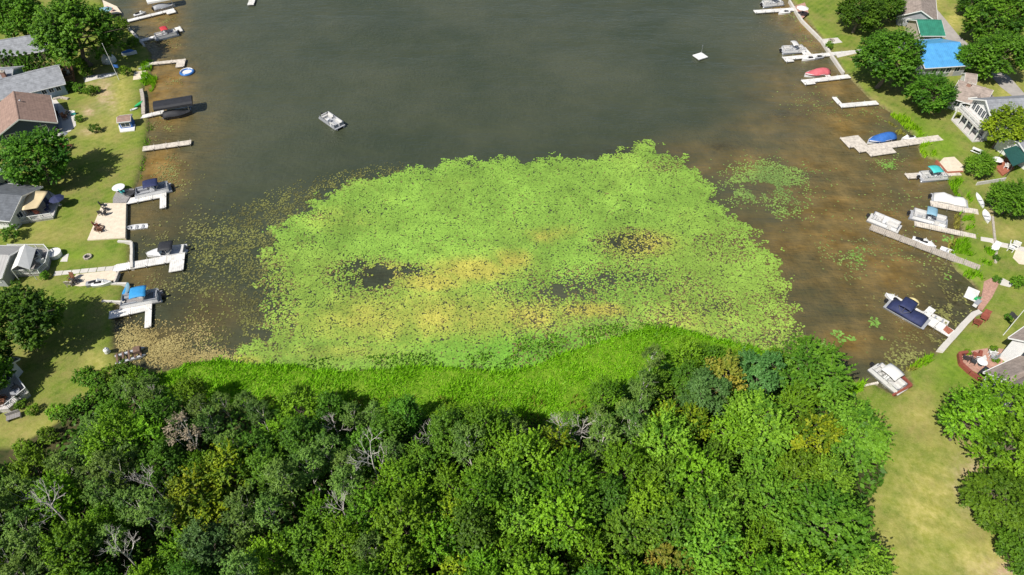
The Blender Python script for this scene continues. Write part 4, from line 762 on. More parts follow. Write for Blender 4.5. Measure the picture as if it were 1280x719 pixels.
# ------------------------------------------------ docks
def dock(label, A, B, wd, m='dock_white', tees=(), z=.5, post=True, seg=2.6, group=None):
    a, b_ = P(*A, z), P(*B, z); rz = ang(a, b_); L_ = (b_-a).length
    t = thing('dock', label, 'dock', (a.x, a.y, 0), rz, group)
    def sect(x0, x1, y0, y1):
        q = MB(); th = .12; q.box(((x0+x1)/2, (y0+y1)/2, z-th/2+random.uniform(-.01, .01)), (x1-x0-.05, y1-y0, th)); so_ = q.build('dock_section', M[m], t)
        q = MB()
        for y in (y0+.06, y1-.06): q.box(((x0+x1)/2, y, z-th-.06), (x1-x0-.1, .06, .1))
        q.build('rail_beam', M['metal'], so_)
        if post:
            for y in (y0-.05, y1+.05):
                q = MB(); q.tube((x1-.2, y, -.9), (x1-.2, y, z+.28), .045, .045, 6); q.build('post', M['metal'], t)
    n_ = max(1, round(L_/seg))
    for i in range(n_): sect(L_*i/n_, L_*(i+1)/n_, -wd/2, wd/2)
    for x0, x1, side, dep in tees:
        y0, y1 = (wd/2+.03, wd/2+.03+dep) if side > 0 else (-wd/2-.03-dep, -wd/2-.03)
        sect(L_*x0, L_*x1, y0, y1)
    return t
dock('white dock beside the white-topped boat lift', (159, 26), (218, 11.5), 1.3, tees=[(.8, 1, -1, 1.2)])
dock('narrow white dock with the red-topped pontoon alongside', (174, 51), (228, 37), 1.2, tees=[(.86, 1, 1, 1.4)])
dock('short white dock with square end platform above the blue inflatable', (182, 80), (232, 75), 1.2, tees=[(.78, 1, -1, 2.3)], m='dock_pale')
dock('white dock leading to the black-topped boat lift', (163, 149), (205, 139.5), 1.3)
dock('plain weathered straight dock with no boat', (178, 186), (239, 177.5), 1.5, 'dock_pale')
dock('white dock with short arm beside the navy-topped pontoon', (156, 252), (208, 242), 1.6, tees=[(.84, 1.0, -1, 3.2)])
dock('long white dock with broad end beside the black-topped boat', (138, 336), (231, 320.5), 1.7, tees=[(.80, 1, -1, 2.3)])
dock('white dock with end arm beside the blue-topped pontoon', (136, 394), (190, 382), 1.6, tees=[(.84, 1, -1, 3.6)])
dock('white dock beside the grey pontoon off the pink patio', (998, 11), (943, 14.5), 1.6)
dock('long white dock with side arm below the stone fire pit', (1077, 64), (979, 73), 1.4, tees=[(.62, .72, -1, 3.4), (.9, 1, 1, .9)])
dock('white dock beside the pink-covered boat', (1062, 95), (1003, 102), 1.4, tees=[(.36, .46, -1, 3.4), (.78, 1, 1, .6)])
dock('small bent white dock under the leaning oak', (1097, 128), (1050, 132), 1.4, tees=[(.9, 1.02, -1, 2.6)])
dock('broad pale dock with side platforms beside the blue-covered boat', (1176, 172), (1071, 187), 1.8, 'dock_pale', tees=[(.62, .92, 1, 1.6), (.84, 1.06, -1, 3.4)])
dock('pale dock beside the teal-topped boat', (1200, 216), (1133, 220), 1.5, 'dock_pale')
dock('straight pale dock beside the white-covered pontoon', (1223, 265), (1163, 254), 1.5, 'dock_pale')
dock('dock beside the pontoon with light blue top', (1240, 300), (1143, 279), 1.2, 'dock_pale')
dock('longest weathered wood dock in the bay with white pontoon at its end', (1246, 343), (1088, 283), 1.5, 'dock_wood')
dock('white dock with red-brown ramp beside the navy-covered pontoon', (1190, 417), (1116, 373), 1.8, 'dock_white', tees=[(.40, .52, -1, 1.8)])
slab('dock_ramp', [(1183, 407), (1192, 413), (1186, 418), (1179, 412)], .5, .56, 'deck_red', 'red-brown ramp where the white dock meets the curved seawall', 'ramp', False)
dock('white dock end far out on open water', (318, -8), (313, 6), 1.6)
dock('square white floating raft by the shore of the brick path', (1218, 361), (1212, 374), 1.7)

# ------------------------------------------------ boats
def hull_mb(L_, W, H, deck=.0, stern=.85, sharp=2.0, both=False, z0=-.15, open_=True, wall=.07, floor=.3):
    q = MB(); rings = []; n_ = 9
    for i in range(n_):
        u = i/(n_-1); x = -L_/2+L_*u
        if both: f = max(.03, 1-abs(2*u-1)**sharp)
        else: f = stern+(1-stern)*min(1, u*2.5) if u < .45 else max(.03, 1-((u-.45)/.55)**sharp)
        hw = W/2*f; sheer = H*(1+.18*max(0, u-.5)*2+(.18*max(0, .5-u)*2 if both else 0)); zf = z0+H*floor
        wi_ = max(.01, hw-wall); zi = zf if open_ else z0+sheer+.06*f*W
        rings.append([(x, 0, z0), (x, hw*.7, z0+.08*H), (x, hw, z0+sheer), (x, wi_, z0+sheer+.005), (x, wi_*.85, zi), (x, 0, zi+(0 if open_ else .04)), (x, -wi_*.85, zi), (x, -wi_, z0+sheer+.005), (x, -hw, z0+sheer), (x, -hw*.7, z0+.08*H)])
    q.loft(rings); return q
def boat_at(name, label, cat, c, bow, z=0.0, group=None):
    a, b_ = P(*c, z+.3), P(*bow, z+.3); return thing(name, label, cat, (a.x, a.y, z), ang(a, b_), group)
def outboard(t, x, y=0, z=.4, m='black'):
    q = MB(); q.loft([[(x+dx*s-.1, y+dy*s, z+zz) for dx, dy in ((-.3, -.16), (.25, -.16), (.25, .16), (-.3, .16))] for s, zz in ((.8, .1), (1, .2), (1, .5), (.6, .68))])
    o = q.build('outboard_motor', M[m], t); q = MB(); q.box((x-.1, y, z-.35), (.18, .12, .95)); q.box((x-.16, y, z-.75), (.35, .1, .12)); q.build('drive_shaft', M['dark_metal'], o)
def bimini(t, x0, x1, W, z0, z1, m, frame='metal'):
    q = MB(); rings = []
    for i in range(6):
        u = i/5; x = x0+(x1-x0)*u; dr = .14*(2*u-1)**2
        rings.append([(x, W/2*v, z1-dr-.16*v*v) for v in (-1, -.6, -.2, .2, .6, 1)]+[(x, W/2*v, z1-dr-.16*v*v-.04) for v in (1, .6, .2, -.2, -.6, -1)])
    q.loft(rings[::-1]); o = q.build('bimini_top', M[m], t, True)
    q = MB(); xm = (x0+x1)/2
    for sg in (1, -1):
        for xe in (x0+.05, xm, x1-.05): q.tube((xm-.1, sg*W*.48, z0), (xe, sg*W*.49, z1-.28), .025, .025, 5)
    q.build('bimini_frame', M[frame], o)
def pontoon(label, c, bow, L_=6.4, W=2.5, top=None, tx=(-.25, .2), fence='gel_white', floor='carpet', seat='seat', cover=None, motor=True, z=0.0, group=None, logs='metal'):
    t = boat_at('pontoon_boat', label, 'boat', c, bow, z, group)
    for sg in (1, -1):
        q = MB(); y = sg*W*.33; q.tube((-L_/2, y, .12), (L_/2-.7, y, .12), .3, .3, 10); q.tube((L_/2-.7, y, .12), (L_/2+.05, y, .26), .3, .06, 10); q.build('pontoon_tube', M[logs], t, True)
    q = MB(); q.box((0, 0, .48), (L_-.1, W, .12)); q.build('deck', M[floor], t)
    hx, hy = L_/2-.45, W/2-.04
    if cover:
        q = MB(); rings = []
        for i in range(9):
            u = i/8; x = -hx+2*hx*u; e = min(1, min(u, 1-u)*5+.45); zt = 1.18*(.62+.38*e)+.16*math.sin(u*9)+(.35 if .2 < u < .55 else 0)
            k = .92 if 0 < i < 8 else .75
            rings.append([(x, -hy-.03, .56), (x, -hy*1.01, .56+.5*(zt-.56)), (x, -hy*.55*k, zt), (x, 0, zt+.1), (x, hy*.55*k, zt), (x, hy*1.01, .56+.5*(zt-.56)), (x, hy+.03, .56)])
        q.loft(rings[::-1]); q.build('boat_cover', M[cover], t, True)
    else:
        for (x, y, sx, sy) in ((0, hy, 2*hx, .05), (-hx*.35, -hy, 1.3*hx, .05), (hx*.8, -hy, .4*hx, .05), (hx, hy*.55, .05, hy*.9), (hx, -hy*.55, .05, hy*.9), (-hx, hy*.5, .05, hy), ):
            q = MB(); q.box((x, y, .87), (sx, sy, .62)); fo = q.build('fence_panel', M[fence], t); q = MB(); q.box((x, y, 1.2), (sx+.04, sy+.03, .04)); q.build('top_rail', M['metal'], fo)
        for (x, y, sx, sy, bx, by) in ((hx*.55, hy-.38, hx*.75, .6, 0, 1), (hx*.62, -hy+.38, hx*.6, .6, 0, -1), (-hx*.6, hy-.38, hx*.7, .6, 0, 1), (-hx+.4, -.1, .6, hy*1.1, -1, 0)):
            q = MB(); q.box((x, y, .75), (sx, sy, .4)); so_ = q.build('bench_seat', M[seat], t); q = MB(); q.box((x+bx*(sx/2-.09), y+by*(sy/2-.09), 1.1), (.16 if bx else sx, .16 if by else sy, .34)); q.build('seat_back', M[seat], so_)
        q = MB(); q.box((-.1, -hy+.5, .95), (.6, .75, .8), top=.85); cs = q.build('console', M['gel_white'], t); q = MB(); q.torus((-.48, -hy+.5, 1.3), .18, .025, 10, 5); q.build('steering_wheel', M['black'], cs)
        q = MB(); q.lathe((-.95, -hy+.5, .54), [(.1, 0), (.1, .35), (.28, .38), (.28, .5)], 10); q.box((-1.2, -hy+.5, 1.25), (.12, .5, .5)); q.build('captain_chair', M[seat], t)
    if top: bimini(t, hx*tx[0]*2-.3, hx*tx[1]*2+.5, W*.96, .9, 2.55, top)
    if motor: outboard(t, -L_/2-.1)
    return t
def runabout(label, c, bow, L_=5.4, W=2.2, hull='gel_white', top=None, cover=None, stripe=None, motor=True):
    t = boat_at('motorboat', label, 'boat', c, bow); q = hull_mb(L_, W, .95, sharp=2.2, z0=-.2); q.build('hull', M[hull], t, False)
    q = MB(); rings = []
    for x, f in ((L_*.12, .9), (L_*.25, .74), (L_*.38, .47), (L_*.46, .2)): rings.append([(x, -W/2*f, .80), (x, -W/4*f, .9), (x, W/4*f, .9), (x, W/2*f, .80), (x, W/2*f, .74), (x, -W/2*f, .74)])
    q.loft(rings); q.build('foredeck', M[hull], t)
    if cover:
        q = MB(); rings = []
        for i in range(9):
            u = i/8; x = -L_/2+L_*u*.98; f = (.9 if u < .45 else max(.06, 1-((u-.45)/.55)**2.2))*W/2+.05; zt = .95+.6*math.sin(min(1, u*1.25+.12)*math.pi)**.7*(1 if u < .8 else .7)
            rings.append([(x, -f, .55), (x, -f*.95, .82), (x, -f*.5, zt), (x, 0, zt+.12), (x, f*.5, zt), (x, f*.95, .82), (x, f, .55)])
        q.loft(rings[::-1]); q.build('boat_cover', M[cover], t, True)
    else:
        q = MB(); q.loft([[(L_*.12, -W*.36, .88), (L_*.12+.05, -W*.36, .88), (L_*.05, -W*.33, 1.28), (L_*.05-.05, -W*.33, 1.28)], [(L_*.2, 0, .9), (L_*.2+.05, 0, .9), (L_*.1, 0, 1.32), (L_*.1-.05, 0, 1.32)], [(L_*.12, W*.36, .88), (L_*.12+.05, W*.36, .88), (L_*.05, W*.33, 1.28), (L_*.05-.05, W*.33, 1.28)]]); q.build('windshield', M['glass'], t)
        for x, y in ((-.2, -.5), (-.2, .5)): q = MB(); q.box((x, y, .45), (.5, .5, .5)); q.box((x-.28, y, .8), (.12, .5, .5)); q.build('seat', M['seat'], t)
        q = MB(); q.box((-L_*.38, 0, .45), (.55, W*.75, .45)); q.box((-L_*.38-.3, 0, .72), (.12, W*.75, .4)); q.build('rear_bench', M['seat'], t)
    if top: bimini(t, -1.4, .9, W*.95, .75, 2.1, top)
    if motor: outboard(t, -L_/2-.1, 0, .45)
    return t
def smallboat(name, label, c, bow, L_, W, m, H=.45, both=True, z=0.0, thw=3, group=None, open_=True):
    t = boat_at(name, label, 'boat' if name != 'paddleboard' else 'paddleboard', c, bow, z, group); q = hull_mb(L_, W, H, both=both, z0=-.1 if z < .2 else 0, open_=open_, wall=.06, sharp=2.4); q.build('hull', M[m], t)
    for i in range(thw):
        x = L_*(-.28+.28*i); q = MB(); q.box((x, 0, H*.62), (.24, W*.75, .05)) if open_ else q.lathe((x, 0, H*.8), [(.2, 0), (.22, .1), (.05, .14)], 8); q.build('thwart' if open_ else 'hatch', M['seat_grey'], t)
    return t
def jetski(label, c, bow, m, z=0.0, group=None):
    t = boat_at('jet_ski', label, 'jet ski', c, bow, z, group); q = hull_mb(3.0, 1.15, .6, sharp=2.0, open_=False, z0=-.1 if z < .2 else 0); q.build('hull', M[m], t)
    q = MB(); q.loft([[(x, -w_/2, .5), (x, -w_*.4, h_), (x, w_*.4, h_), (x, w_/2, .5)] for x, w_, h_ in ((-1.1, .5, .75), (-.2, .45, .88), (.1, .4, .8))]); q.build('seat', M['black'], t)
    q = MB(); q.loft([[(x, -w_/2, .5), (x, -w_*.35, h_), (x, w_*.35, h_), (x, w_/2, .5)] for x, w_, h_ in ((.1, .6, .85), (.45, .6, 1.05), (1.1, .4, .7))]); q.tube((.4, -.4, 1.1), (.4, .4, 1.1), .03, .03, 5); q.build('handlebar_cowl', M['white'], t)
    return t
def boat_lift(label, c, end, L_, W, top, boatm):
    t = boat_at('boat_lift', label, 'boat lift', c, end)
    for sx in (1, -1):
        for sy in (1, -1): q = MB(); q.tube((sx*L_*.36, sy*W*.48, -1.0), (sx*L_*.36, sy*W*.48, 2.4), .06, .06, 6); q.build('post', M['metal'], t)
    q = MB()
    for sy in (1, -1): q.box((0, sy*W*.48, .12), (L_*.8, .1, .12))
    for sx in (1, -1): q.box((sx*L_*.36, 0, .05), (.1, W*.96, .12))
    q.build('cradle', M['metal'], t)
    q = MB(); pr = [(-W*.56, 2.15), (-W*.54, 2.55), (-W*.4, 2.85), (0, 3.0), (W*.4, 2.85), (W*.54, 2.55), (W*.56, 2.15), (W*.5, 2.2), (W*.48, 2.5), (W*.36, 2.77), (0, 2.92), (-W*.36, 2.77), (-W*.48, 2.5), (-W*.5, 2.2)]
    q.loft([[(x, y, z) for y, z in pr] for x in (L_/2, L_*.2, -L_*.2, -L_/2)]); q.build('canopy', M[top], t, False)
    q = MB()
    for sx in (L_/2-.02, -L_/2+.02): q.loft([[(x, y, z) for y, z in ((-W*.52, 2.2), (-W*.5, 2.55), (-W*.38, 2.8), (0, 2.94), (W*.38, 2.8), (W*.5, 2.55), (W*.52, 2.2))] for x in (sx+.03, sx-.03)])
    q.build('canopy_end', M[top], t)
    return t
boat_lift('white barrel-topped boat lift beside the far dock', (204, 8), (230, 3), 6.6, 2.9, 'canvas_white', 'gel_white'); runabout('white motorboat under the white barrel-topped lift', (206, 10), (232, 4), 5.2, 2.1, 'gel_white', cover='seat_grey')
boat_lift('black barrel-topped boat lift at the end of a white dock', (221, 140), (245, 136), 7.6, 3.0, 'canvas_black', 'black'); runabout('dark motorboat under the black barrel-topped lift', (223, 144), (247, 140), 5.6, 2.1, 'dark_metal', cover='canvas_black')
jetski('white jet ski tied to the dock with the white-topped lift', (175, 18), (190, 14), 'gel_white')
pontoon('pontoon boat with small red top beside the narrow white dock', (208, 45.5), (190, 50), 5.6, 2.3, 'red', (-.12, .06))
pontoon('pontoon boat with folded navy top beside the white dock arm', (192, 240), (170, 245), 6.4, 2.5, 'navy', (-.2, .12), seat='seat_grey')
runabout('white motorboat with black top at the long white dock', (209, 316), (180, 320), 6.4, 2.4, 'gel_white', top='canvas_black')
pontoon('pontoon boat with bright blue top beside the white dock', (177, 376), (150, 381), 6.2, 2.5, 'sky_blue', (-.2, .1), seat='seat_grey', floor='deck_grey')
smallboat('rowboat', 'small white rowboat moored by the sand-topped platform', (170, 284), (150, 286), 3.7, 1.3, 'gel_white', .5, False)
t = thing('float_island', 'round blue and white inflatable float on shallow water', 'inflatable', P(234, 91, 0)); q = MB(); q.torus((0, 0, .16), 1.35, .3, 22, 8); q.build('ring', M['gel_blue'], t, True); q = MB(); q.lathe((0, 0, .05), [(1.2, 0), (1.2, .12), (.1, .14)], 18); q.build('floor', M['canvas_white'], t)
q = MB(); q.torus((0, 0, .40), 1.35, .12, 22, 6, a0=.1, a1=.55); q.build('backrest', M['canvas_white'], t, True)
pontoon('pontoon boat drifting on open water with no top', (415, 153), (431, 164), 6.2, 2.4, None, fence='seat_grey', seat='seat')
t = thing('swim_raft', 'white square swim raft floating alone on open water', 'raft', P(875, 72, 0), .5)
q = MB(); q.box((0, 0, .32), (2.6, 2.4, .2)); q.build('deck', M['white'], t)
for sg in (1, -1): q = MB(); q.tube((-1.2, sg*.8, .05), (1.2, sg*.8, .05), .25, .25, 8); q.build('float', M['dark_metal'], t)
q = MB(); q.tube((1.1, 1.0, .4), (1.1, 1.0, 2.2), .04, .04, 6); q.box((1.1, 1.0, 2.2), (.2, .2, .25)); q.build('light_post', M['metal'], t)
pontoon('grey pontoon boat at the dock off the pink patio', (965, 6), (985, 4), 5.8, 2.4, 'seat_grey', (-.1, .1)); jetski('white jet ski beside the dock off the pink patio', (980, 16), (970, 17), 'gel_white')
pontoon('grey pontoon boat at the outer end of the long white dock', (991, 64), (1010, 63), 5.8, 2.4, 'seat', (-.1, .02)); jetski('white jet ski below the long white dock, outer one', (1010, 74), (1000, 75), 'gel_white'); jetski('grey jet ski below the long white dock, inner one', (1021, 72.5), (1010, 74), 'seat_grey')
runabout('motorboat under a pink-red cover beside a white dock', (1020, 93), (1000, 95), 5.6, 2.3, 'gel_white', cover='pink')
runabout('motorboat under a bright blue cover at the broad pale dock', (1100, 175), (1080, 179), 6.0, 2.3, 'gel_white', cover='blue'); jetski('white jet ski near shore beside the broad pale dock', (1135, 173), (1120, 175), 'gel_white')
pontoon('small boat with teal top beside the little sand beach', (1165, 222), (1190, 220), 5.4, 2.2, 'teal', (-.2, .08)); 
pontoon('pontoon boat under a white cover at the straight pale dock', (1186, 252), (1206, 256), 6.2, 2.4, None, cover='canvas_white')
pontoon('white pontoon boat with light blue top', (1160, 275), (1182, 281), 6.2, 2.5, 'light_blue', (-.12, .04))
pontoon('open white pontoon boat at the end of the longest dock', (1105, 280), (1122, 287), 5.4, 2.4, None, floor='seat')
jetski('white jet ski on a lift beside the longest dock, outer one', (1152, 302), (1164, 306), 'gel_white', group='jet skis at the long wooden dock'); jetski('white jet ski on a lift beside the longest dock, inner one', (1158, 305), (1168, 309), 'gel_white', group='jet skis at the long wooden dock')
smallboat('rowboat', 'white rowboat pulled against the longest weathered dock', (1194, 317), (1210, 323), 4.6, 1.2, 'gel_white', .5, False)
pontoon('pontoon boat under a navy cover beside the white dock', (1133, 393), (1156, 406), 6.4, 2.6, 'navy', (-.22, .0), cover='navy')
smallboat('rowboat', 'small pale rowboat beside the dock with the red-brown ramp', (1169, 397), (1154, 390), 3.9, 1.2, 'seat', .45, False)
t = thing('towable_tube', 'round yellow towable tube on the dock beside the navy pontoon', 'tube', P(1140, 379, .5)); q = MB(); q.torus((0, 0, .22), .75, .22, 18, 8); q.build('ring', M['yellow'], t, True); q = MB(); q.lathe((0, 0, .12), [(.6, 0), (.6, .1), (.1, .12)], 14); q.build('floor', M['tan'], t)
jetski('white jet ski tied at the outer end of the dock with the yellow tube', (1117, 375), (1110, 370), 'gel_white')
pontoon('white pontoon boat with white canopy in the timber slip', (1109, 475), (1122, 486), 5.2, 2.2, 'canvas_white', (-.2, .16), floor='seat')
smallboat('canoe', 'white canoe lying on the bank beside the round bright green tree', (1225, 250), (1221, 242), 4.2, .95, 'gel_white', .35, True, G, 2); smallboat('rowboat', 'white rowboat lying on the bank below the canoe', (1233, 270), (1230, 261), 3.6, 1.3, 'gel_white', .4, True, G, 2)
for i, (a, b_, mname) in enumerate([((155, 367), (158, 354), 'sky_blue'), ((158, 361), (160, 349), 'light_blue')]): smallboat('paddleboard', ['bright blue paddleboard leaning along the low seawall', 'pale blue paddleboard along the low seawall'][i], a, b_, 3.2, .75, mname, .18, True, G, 1, open_=False)
smallboat('kayak', 'green plastic kayak on the lawn beside the stone edging', (173, 130), (177, 127), 2.6, .7, 'green_plastic', .3, True, G, 1, open_=False)
smallboat('kayak', 'white kayak on the lawn beside the green kayak', (167, 136), (170, 135), 1.6, .6, 'gel_white', .25, True, G, 1, open_=False)
runabout_t = boat_at('jet_ski', 'blue and white covered jet ski on the lawn behind the flagpole', 'jet ski', (162, 67), (175, 65), G); q = hull_mb(3.2, 1.2, .7, open_=False, z0=0); q.build('hull', M['gel_white'], runabout_t); q = MB(); q.loft([[(x, -w_/2, .6), (x, -w_*.35, h_), (x, w_*.35, h_), (x, w_/2, .6)] for x, w_, h_ in ((-1.4, .8, .85), (-.3, .8, 1.15), (.4, .8, 1.2), (1.2, .4, .8))]); q.build('cover', M['blue'], runabout_t)
smallboat('canoe', 'white canoe on the pale walk beside the flagpole', (135, 95), (144, 93), 3.6, .9, 'gel_white', .35, True, G, 2)
smallboat('canoe', 'small pale boat pulled up by the little sand pad', (180, 84), (172, 86), 2.4, .9, 'seat', .35, True, G, 1)
t = boat_at('boat_lift', 'rusty old pontoon lift frame stranded in the yellow weed mat', 'boat lift', (162, 445), (178, 440))
for sg in (1, -1): q = MB(); q.tube((-1.9, sg*.75, .25), (1.7, sg*.75, .25), .3, .3, 8); q.tube((1.7, sg*.75, .25), (2.2, sg*.75, .35), .3, .05, 8); q.build('pontoon_tube', M['metal'], t)
q = MB(); [q.box((x, 0, .6), (.25, 1.9, .1)) for x in (-1.6, -.8, .0, .8, 1.6)]; q.build('crossbeam', M['rust'], t); q = MB(); q.box((1.2, .1, .9), (.9, 1.1, .5)); q.build('motor_box', M['rust'], t)

# ------------------------------------------------ decks and garden things
def chair(label, c, rz, m, group=None, z=G, s=1.0):
    p = P(*c, z); t = thing('chair', label, 'chair', (p.x, p.y, z), rz, group); t.scale = (s, s, s)
    q = MB(); q.box((0, 0, .42), (.6, .6, .08)); q.build('seat', M[m], t); q = MB(); q.box((-.32, 0, .78), (.08, .6, .75), ry=-.25); q.build('backrest', M[m], t)
    for x in (-.25, .25):
        for y in (-.26, .26): q = MB(); q.box((x, y, .19), (.07, .07, .4)); q.build('leg', M[m], t)
    for y in (-.33, .33): q = MB(); q.box((0, y, .64), (.6, .08, .05)); q.build('armrest', M[m], t)
    return t
def table(label, c, r, m, z=G, umb=None, h=.74):
    p = P(*c, z); t = thing('table', label, 'table', (p.x, p.y, z)); q = MB(); q.lathe((0, 0, h-.05), [(r, 0), (r*1.02, .03), (r*.98, .06)], 16); q.build('tabletop', M[m], t)
    q = MB(); q.tube((0, 0, 0), (0, 0, h-.04), .07, .06, 8); q.lathe((0, 0, 0), [(.35, 0), (.3, .06), (.08, .1)], 10); q.build('pedestal', M['dark_metal'], t); return t
def umbrella(label, c, r, m, z=G, h=2.4):
    p = P(*c, z+h); t = thing('umbrella', label, 'umbrella', (p.x, p.y, z)); q = MB(); q.lathe((0, 0, h-.45), [(r, 0), (r*.55, .26), (.05, .5), (.02, .5), (r*.55, .22), (r*.98, -.03)][:3], 8); q.build('canopy', M[m], t)
    q = MB(); q.tube((0, 0, 0), (0, 0, h+.1), .035, .03, 6); q.lathe((0, 0, 0), [(.3, 0), (.28, .08), (.06, .12)], 10); q.build('pole', M['metal'], t); return t
def deck(label, pts, z, m, rail=None, steps=None, railm='white'):
    b0 = P(*pts[0], G+z); t = thing('deck', label, 'deck', (b0.x, b0.y, G)); w_ = [P(*p, G+z)-b0 for p in pts]
    q = MB(); q.prism([tuple(v[:2]) for v in w_], z-.15, z); q.build('deck_floor', M[m], t)
    q = MB(); cx = sum(v.x for v in w_)/len(w_); cy = sum(v.y for v in w_)/len(w_); q.prism([(cx+(v.x-cx)*.97, cy+(v.y-cy)*.97) for v in w_], -.15, z-.152); q.build('skirt', M[m], t)
    for a, b_ in (rail or []):
        A_, B_ = w_[a], w_[b_]; n_ = max(1, round((B_-A_).length/1.6)); rz = ang(A_, B_)
        for i in range(n_):
            s = A_.lerp(B_, i/n_); e = A_.lerp(B_, (i+1)/n_); c = (s+e)/2; q = MB(); ln = (e-s).length
            q.box((c.x, c.y, z+.98), (ln, .1, .07), rz); q.box((c.x, c.y, z+.14), (ln, .06, .06), rz)
            for j in range(int(ln/.2)): p = s.lerp(e, (j+.5)/int(ln/.2)); q.box((p.x, p.y, z+.55), (.05, .05, .8), rz)
            q.build('rail_panel', M[railm], t); q = MB(); q.box((s.x, s.y, z+.52), (.11, .11, 1.06), rz); q.build('rail_post', M[railm], t)
    return t
deck('brown wooden deck with railing at the end of the pale blue house', [(74, 84), (90, 81), (93, 99), (80, 103)], .9, 'deck_brown', [(0, 1), (1, 2), (2, 3)], railm='deck_brown')
chair('tan chair on the brown wooden deck', (83, 90), 2.8, 'wall_tan', z=G+.9); chair('pale chair on the brown wooden deck', (86, 93), 2.6, 'seat', z=G+.9); table('small round table on the brown wooden deck', (82, 94), .6, 'brown_wood', G+.9)
deck('pale deck crowded with furniture beside the tan shade sail', [(27, 258), (60, 238), (74, 247), (66, 272), (26, 278)], .5, 'deck_white', [(3, 4)])
# shade sail
t = thing('shade_sail', 'tan fabric shade sail on posts over the crowded deck', 'shade sail', P(46, 262, G)); b0 = P(46, 262, G)
cs_ = [P(35, 238, G+3.2)-b0, P(60, 239, G+2.9)-b0, P(47, 260, G+2.5)-b0, P(27, 263, G+2.9)-b0]
q = MB(); rows = []
for i in range(7):
    a = cs_[0].lerp(cs_[1], i/6); b_ = cs_[3].lerp(cs_[2], i/6); row = []
    for j in range(7):
        p = a.lerp(b_, j/6); u, v = i/6-.5, j/6-.5; sag = .9*(.25-u*u)*(1 if abs(v) < .5 else 0)*(.25-v*v)*4
        row.append(p-Vector((0, 0, sag)))
    rows.append(row)
rows2 = [[p-Vector((0, 0, .03)) for p in r] for r in rows]
q.loft([r+s[::-1] for r, s in zip(rows, rows2)][::-1]); q.build('fabric', M['tan'], t, True)
for c in cs_: q = MB(); q.tube((c.x, c.y, -.1), (c.x, c.y, c.z+.1), .06, .05, 6); q.build('post', M['dark_metal'], t)
umbrella('faded blue umbrella on the deck beside the shade sail', (69, 246), 1.3, 'navy', G+.5, 1.9)
for i, (a, b_, mname, lab) in enumerate([(36, 265, 'brown_wood', 'brown wicker chair under the tan shade sail'), (42, 264, 'brown_wood', 'brown chair beside the table under the tan shade sail'), (62, 256, 'navy', 'navy lounge chair at the deck corner by the blue umbrella'), (60, 264, 'navy', 'navy lounge chair near the deck edge'), (48, 268, 'red_wood', 'reddish chair beside the pale deck edge')]): chair(lab, (a, b_), random.uniform(0, 6), mname, z=G+.5, s=1.15)
table('brown round table under the tan shade sail', (40, 259), .7, 'brown_wood', G+.5)
# canopy deck
deck('white railed deck of the cottage with metal roof', [(13, 311), (58, 311), (64, 318), (60, 333), (50, 342), (14, 344)], .6, 'deck_grey', [(0, 1), (1, 2), (2, 3), (3, 4), (4, 5)])
t = thing('canopy_tent', 'white peaked fabric canopy over the railed deck', 'canopy', P(28, 330, G+.6)); b0 = P(28, 330, G+.6)
e_ = [P(25, 310, G+3.0)-b0, P(45, 311, G+2.9)-b0, P(37, 337, G+2.9)-b0, P(14, 337, G+2.9)-b0]; pk1 = (e_[0]+e_[1])/2+Vector((0, 0, .9)); pk2 = (e_[2]+e_[3])/2+Vector((0, 0, .9))
for c1, c2 in ((e_[1], e_[2]), (e_[0], e_[3])):
    q = MB(); r1 = [pk1, c1, c1-Vector((0, 0, .05)), pk1-Vector((0, 0, .05))]; r2 = [pk2, c2, c2-Vector((0, 0, .05)), pk2-Vector((0, 0, .05))]
    q.loft([r1, r2]); q.build('fabric_slope', M['canvas_white'], t)
for c in e_: q = MB(); q.tube((c.x, c.y, -.05), (c.x, c.y, c.z), .05, .05, 6); q.build('post', M['white'], t)
for a, b_, mname, lab in [(47, 318, 'navy', 'dark blue chair on the white railed deck'), (52, 321, 'seat_grey', 'grey chair on the white railed deck'), (50, 328, 'white', 'white chair near the deck railing by the cottage'), (55, 330, 'white', 'white chair at the deck corner railing'), (42, 322, 'black', 'black chair beside the white canopy')]: chair(lab, (a, b_), random.uniform(0, 6), mname, z=G+.6, s=1.2)
p = P(70, 320, G); t = thing('hot_tub', 'round white covered tub beside the railed deck', 'hot tub', p); q = MB(); q.lathe((0, 0, 0), [(1.0, 0), (1.05, .6), (1.08, .75)], 18); q.build('shell', M['white'], t); q = MB(); q.lathe((0, 0, .75), [(1.12, .0), (1.12, .1), (.2, .16)], 18); q.build('lid', M['canvas_white'], t)
p = P(110, 322, G); t = thing('fire_pit', 'small stone ring fire pit on the clipped lawn', 'fire pit', p)
for i in range(10): a = i*.628; q = MB(); q.box((.55*math.cos(a), .55*math.sin(a), .15), (.22, .33, .34), a); q.build('stone', M['stone'], t)
q = MB(); q.lathe((0, 0, 0), [(.45, 0), (.45, .06), (.1, .1)], 10); q.build('ash', M['rubber'], t)
p = P(1039, 51, G); t = thing('fire_pit', 'round stone fire pit on the far square patio', 'fire pit', p)
for i in range(10): a = i*.628; q = MB(); q.box((.6*math.cos(a), .6*math.sin(a), .15), (.22, .36, .36), a); q.build('stone', M['stone'], t)
q = MB(); q.lathe((0, 0, 0), [(.5, 0), (.5, .08), (.1, .12)], 10); q.build('ash', M['rubber'], t)
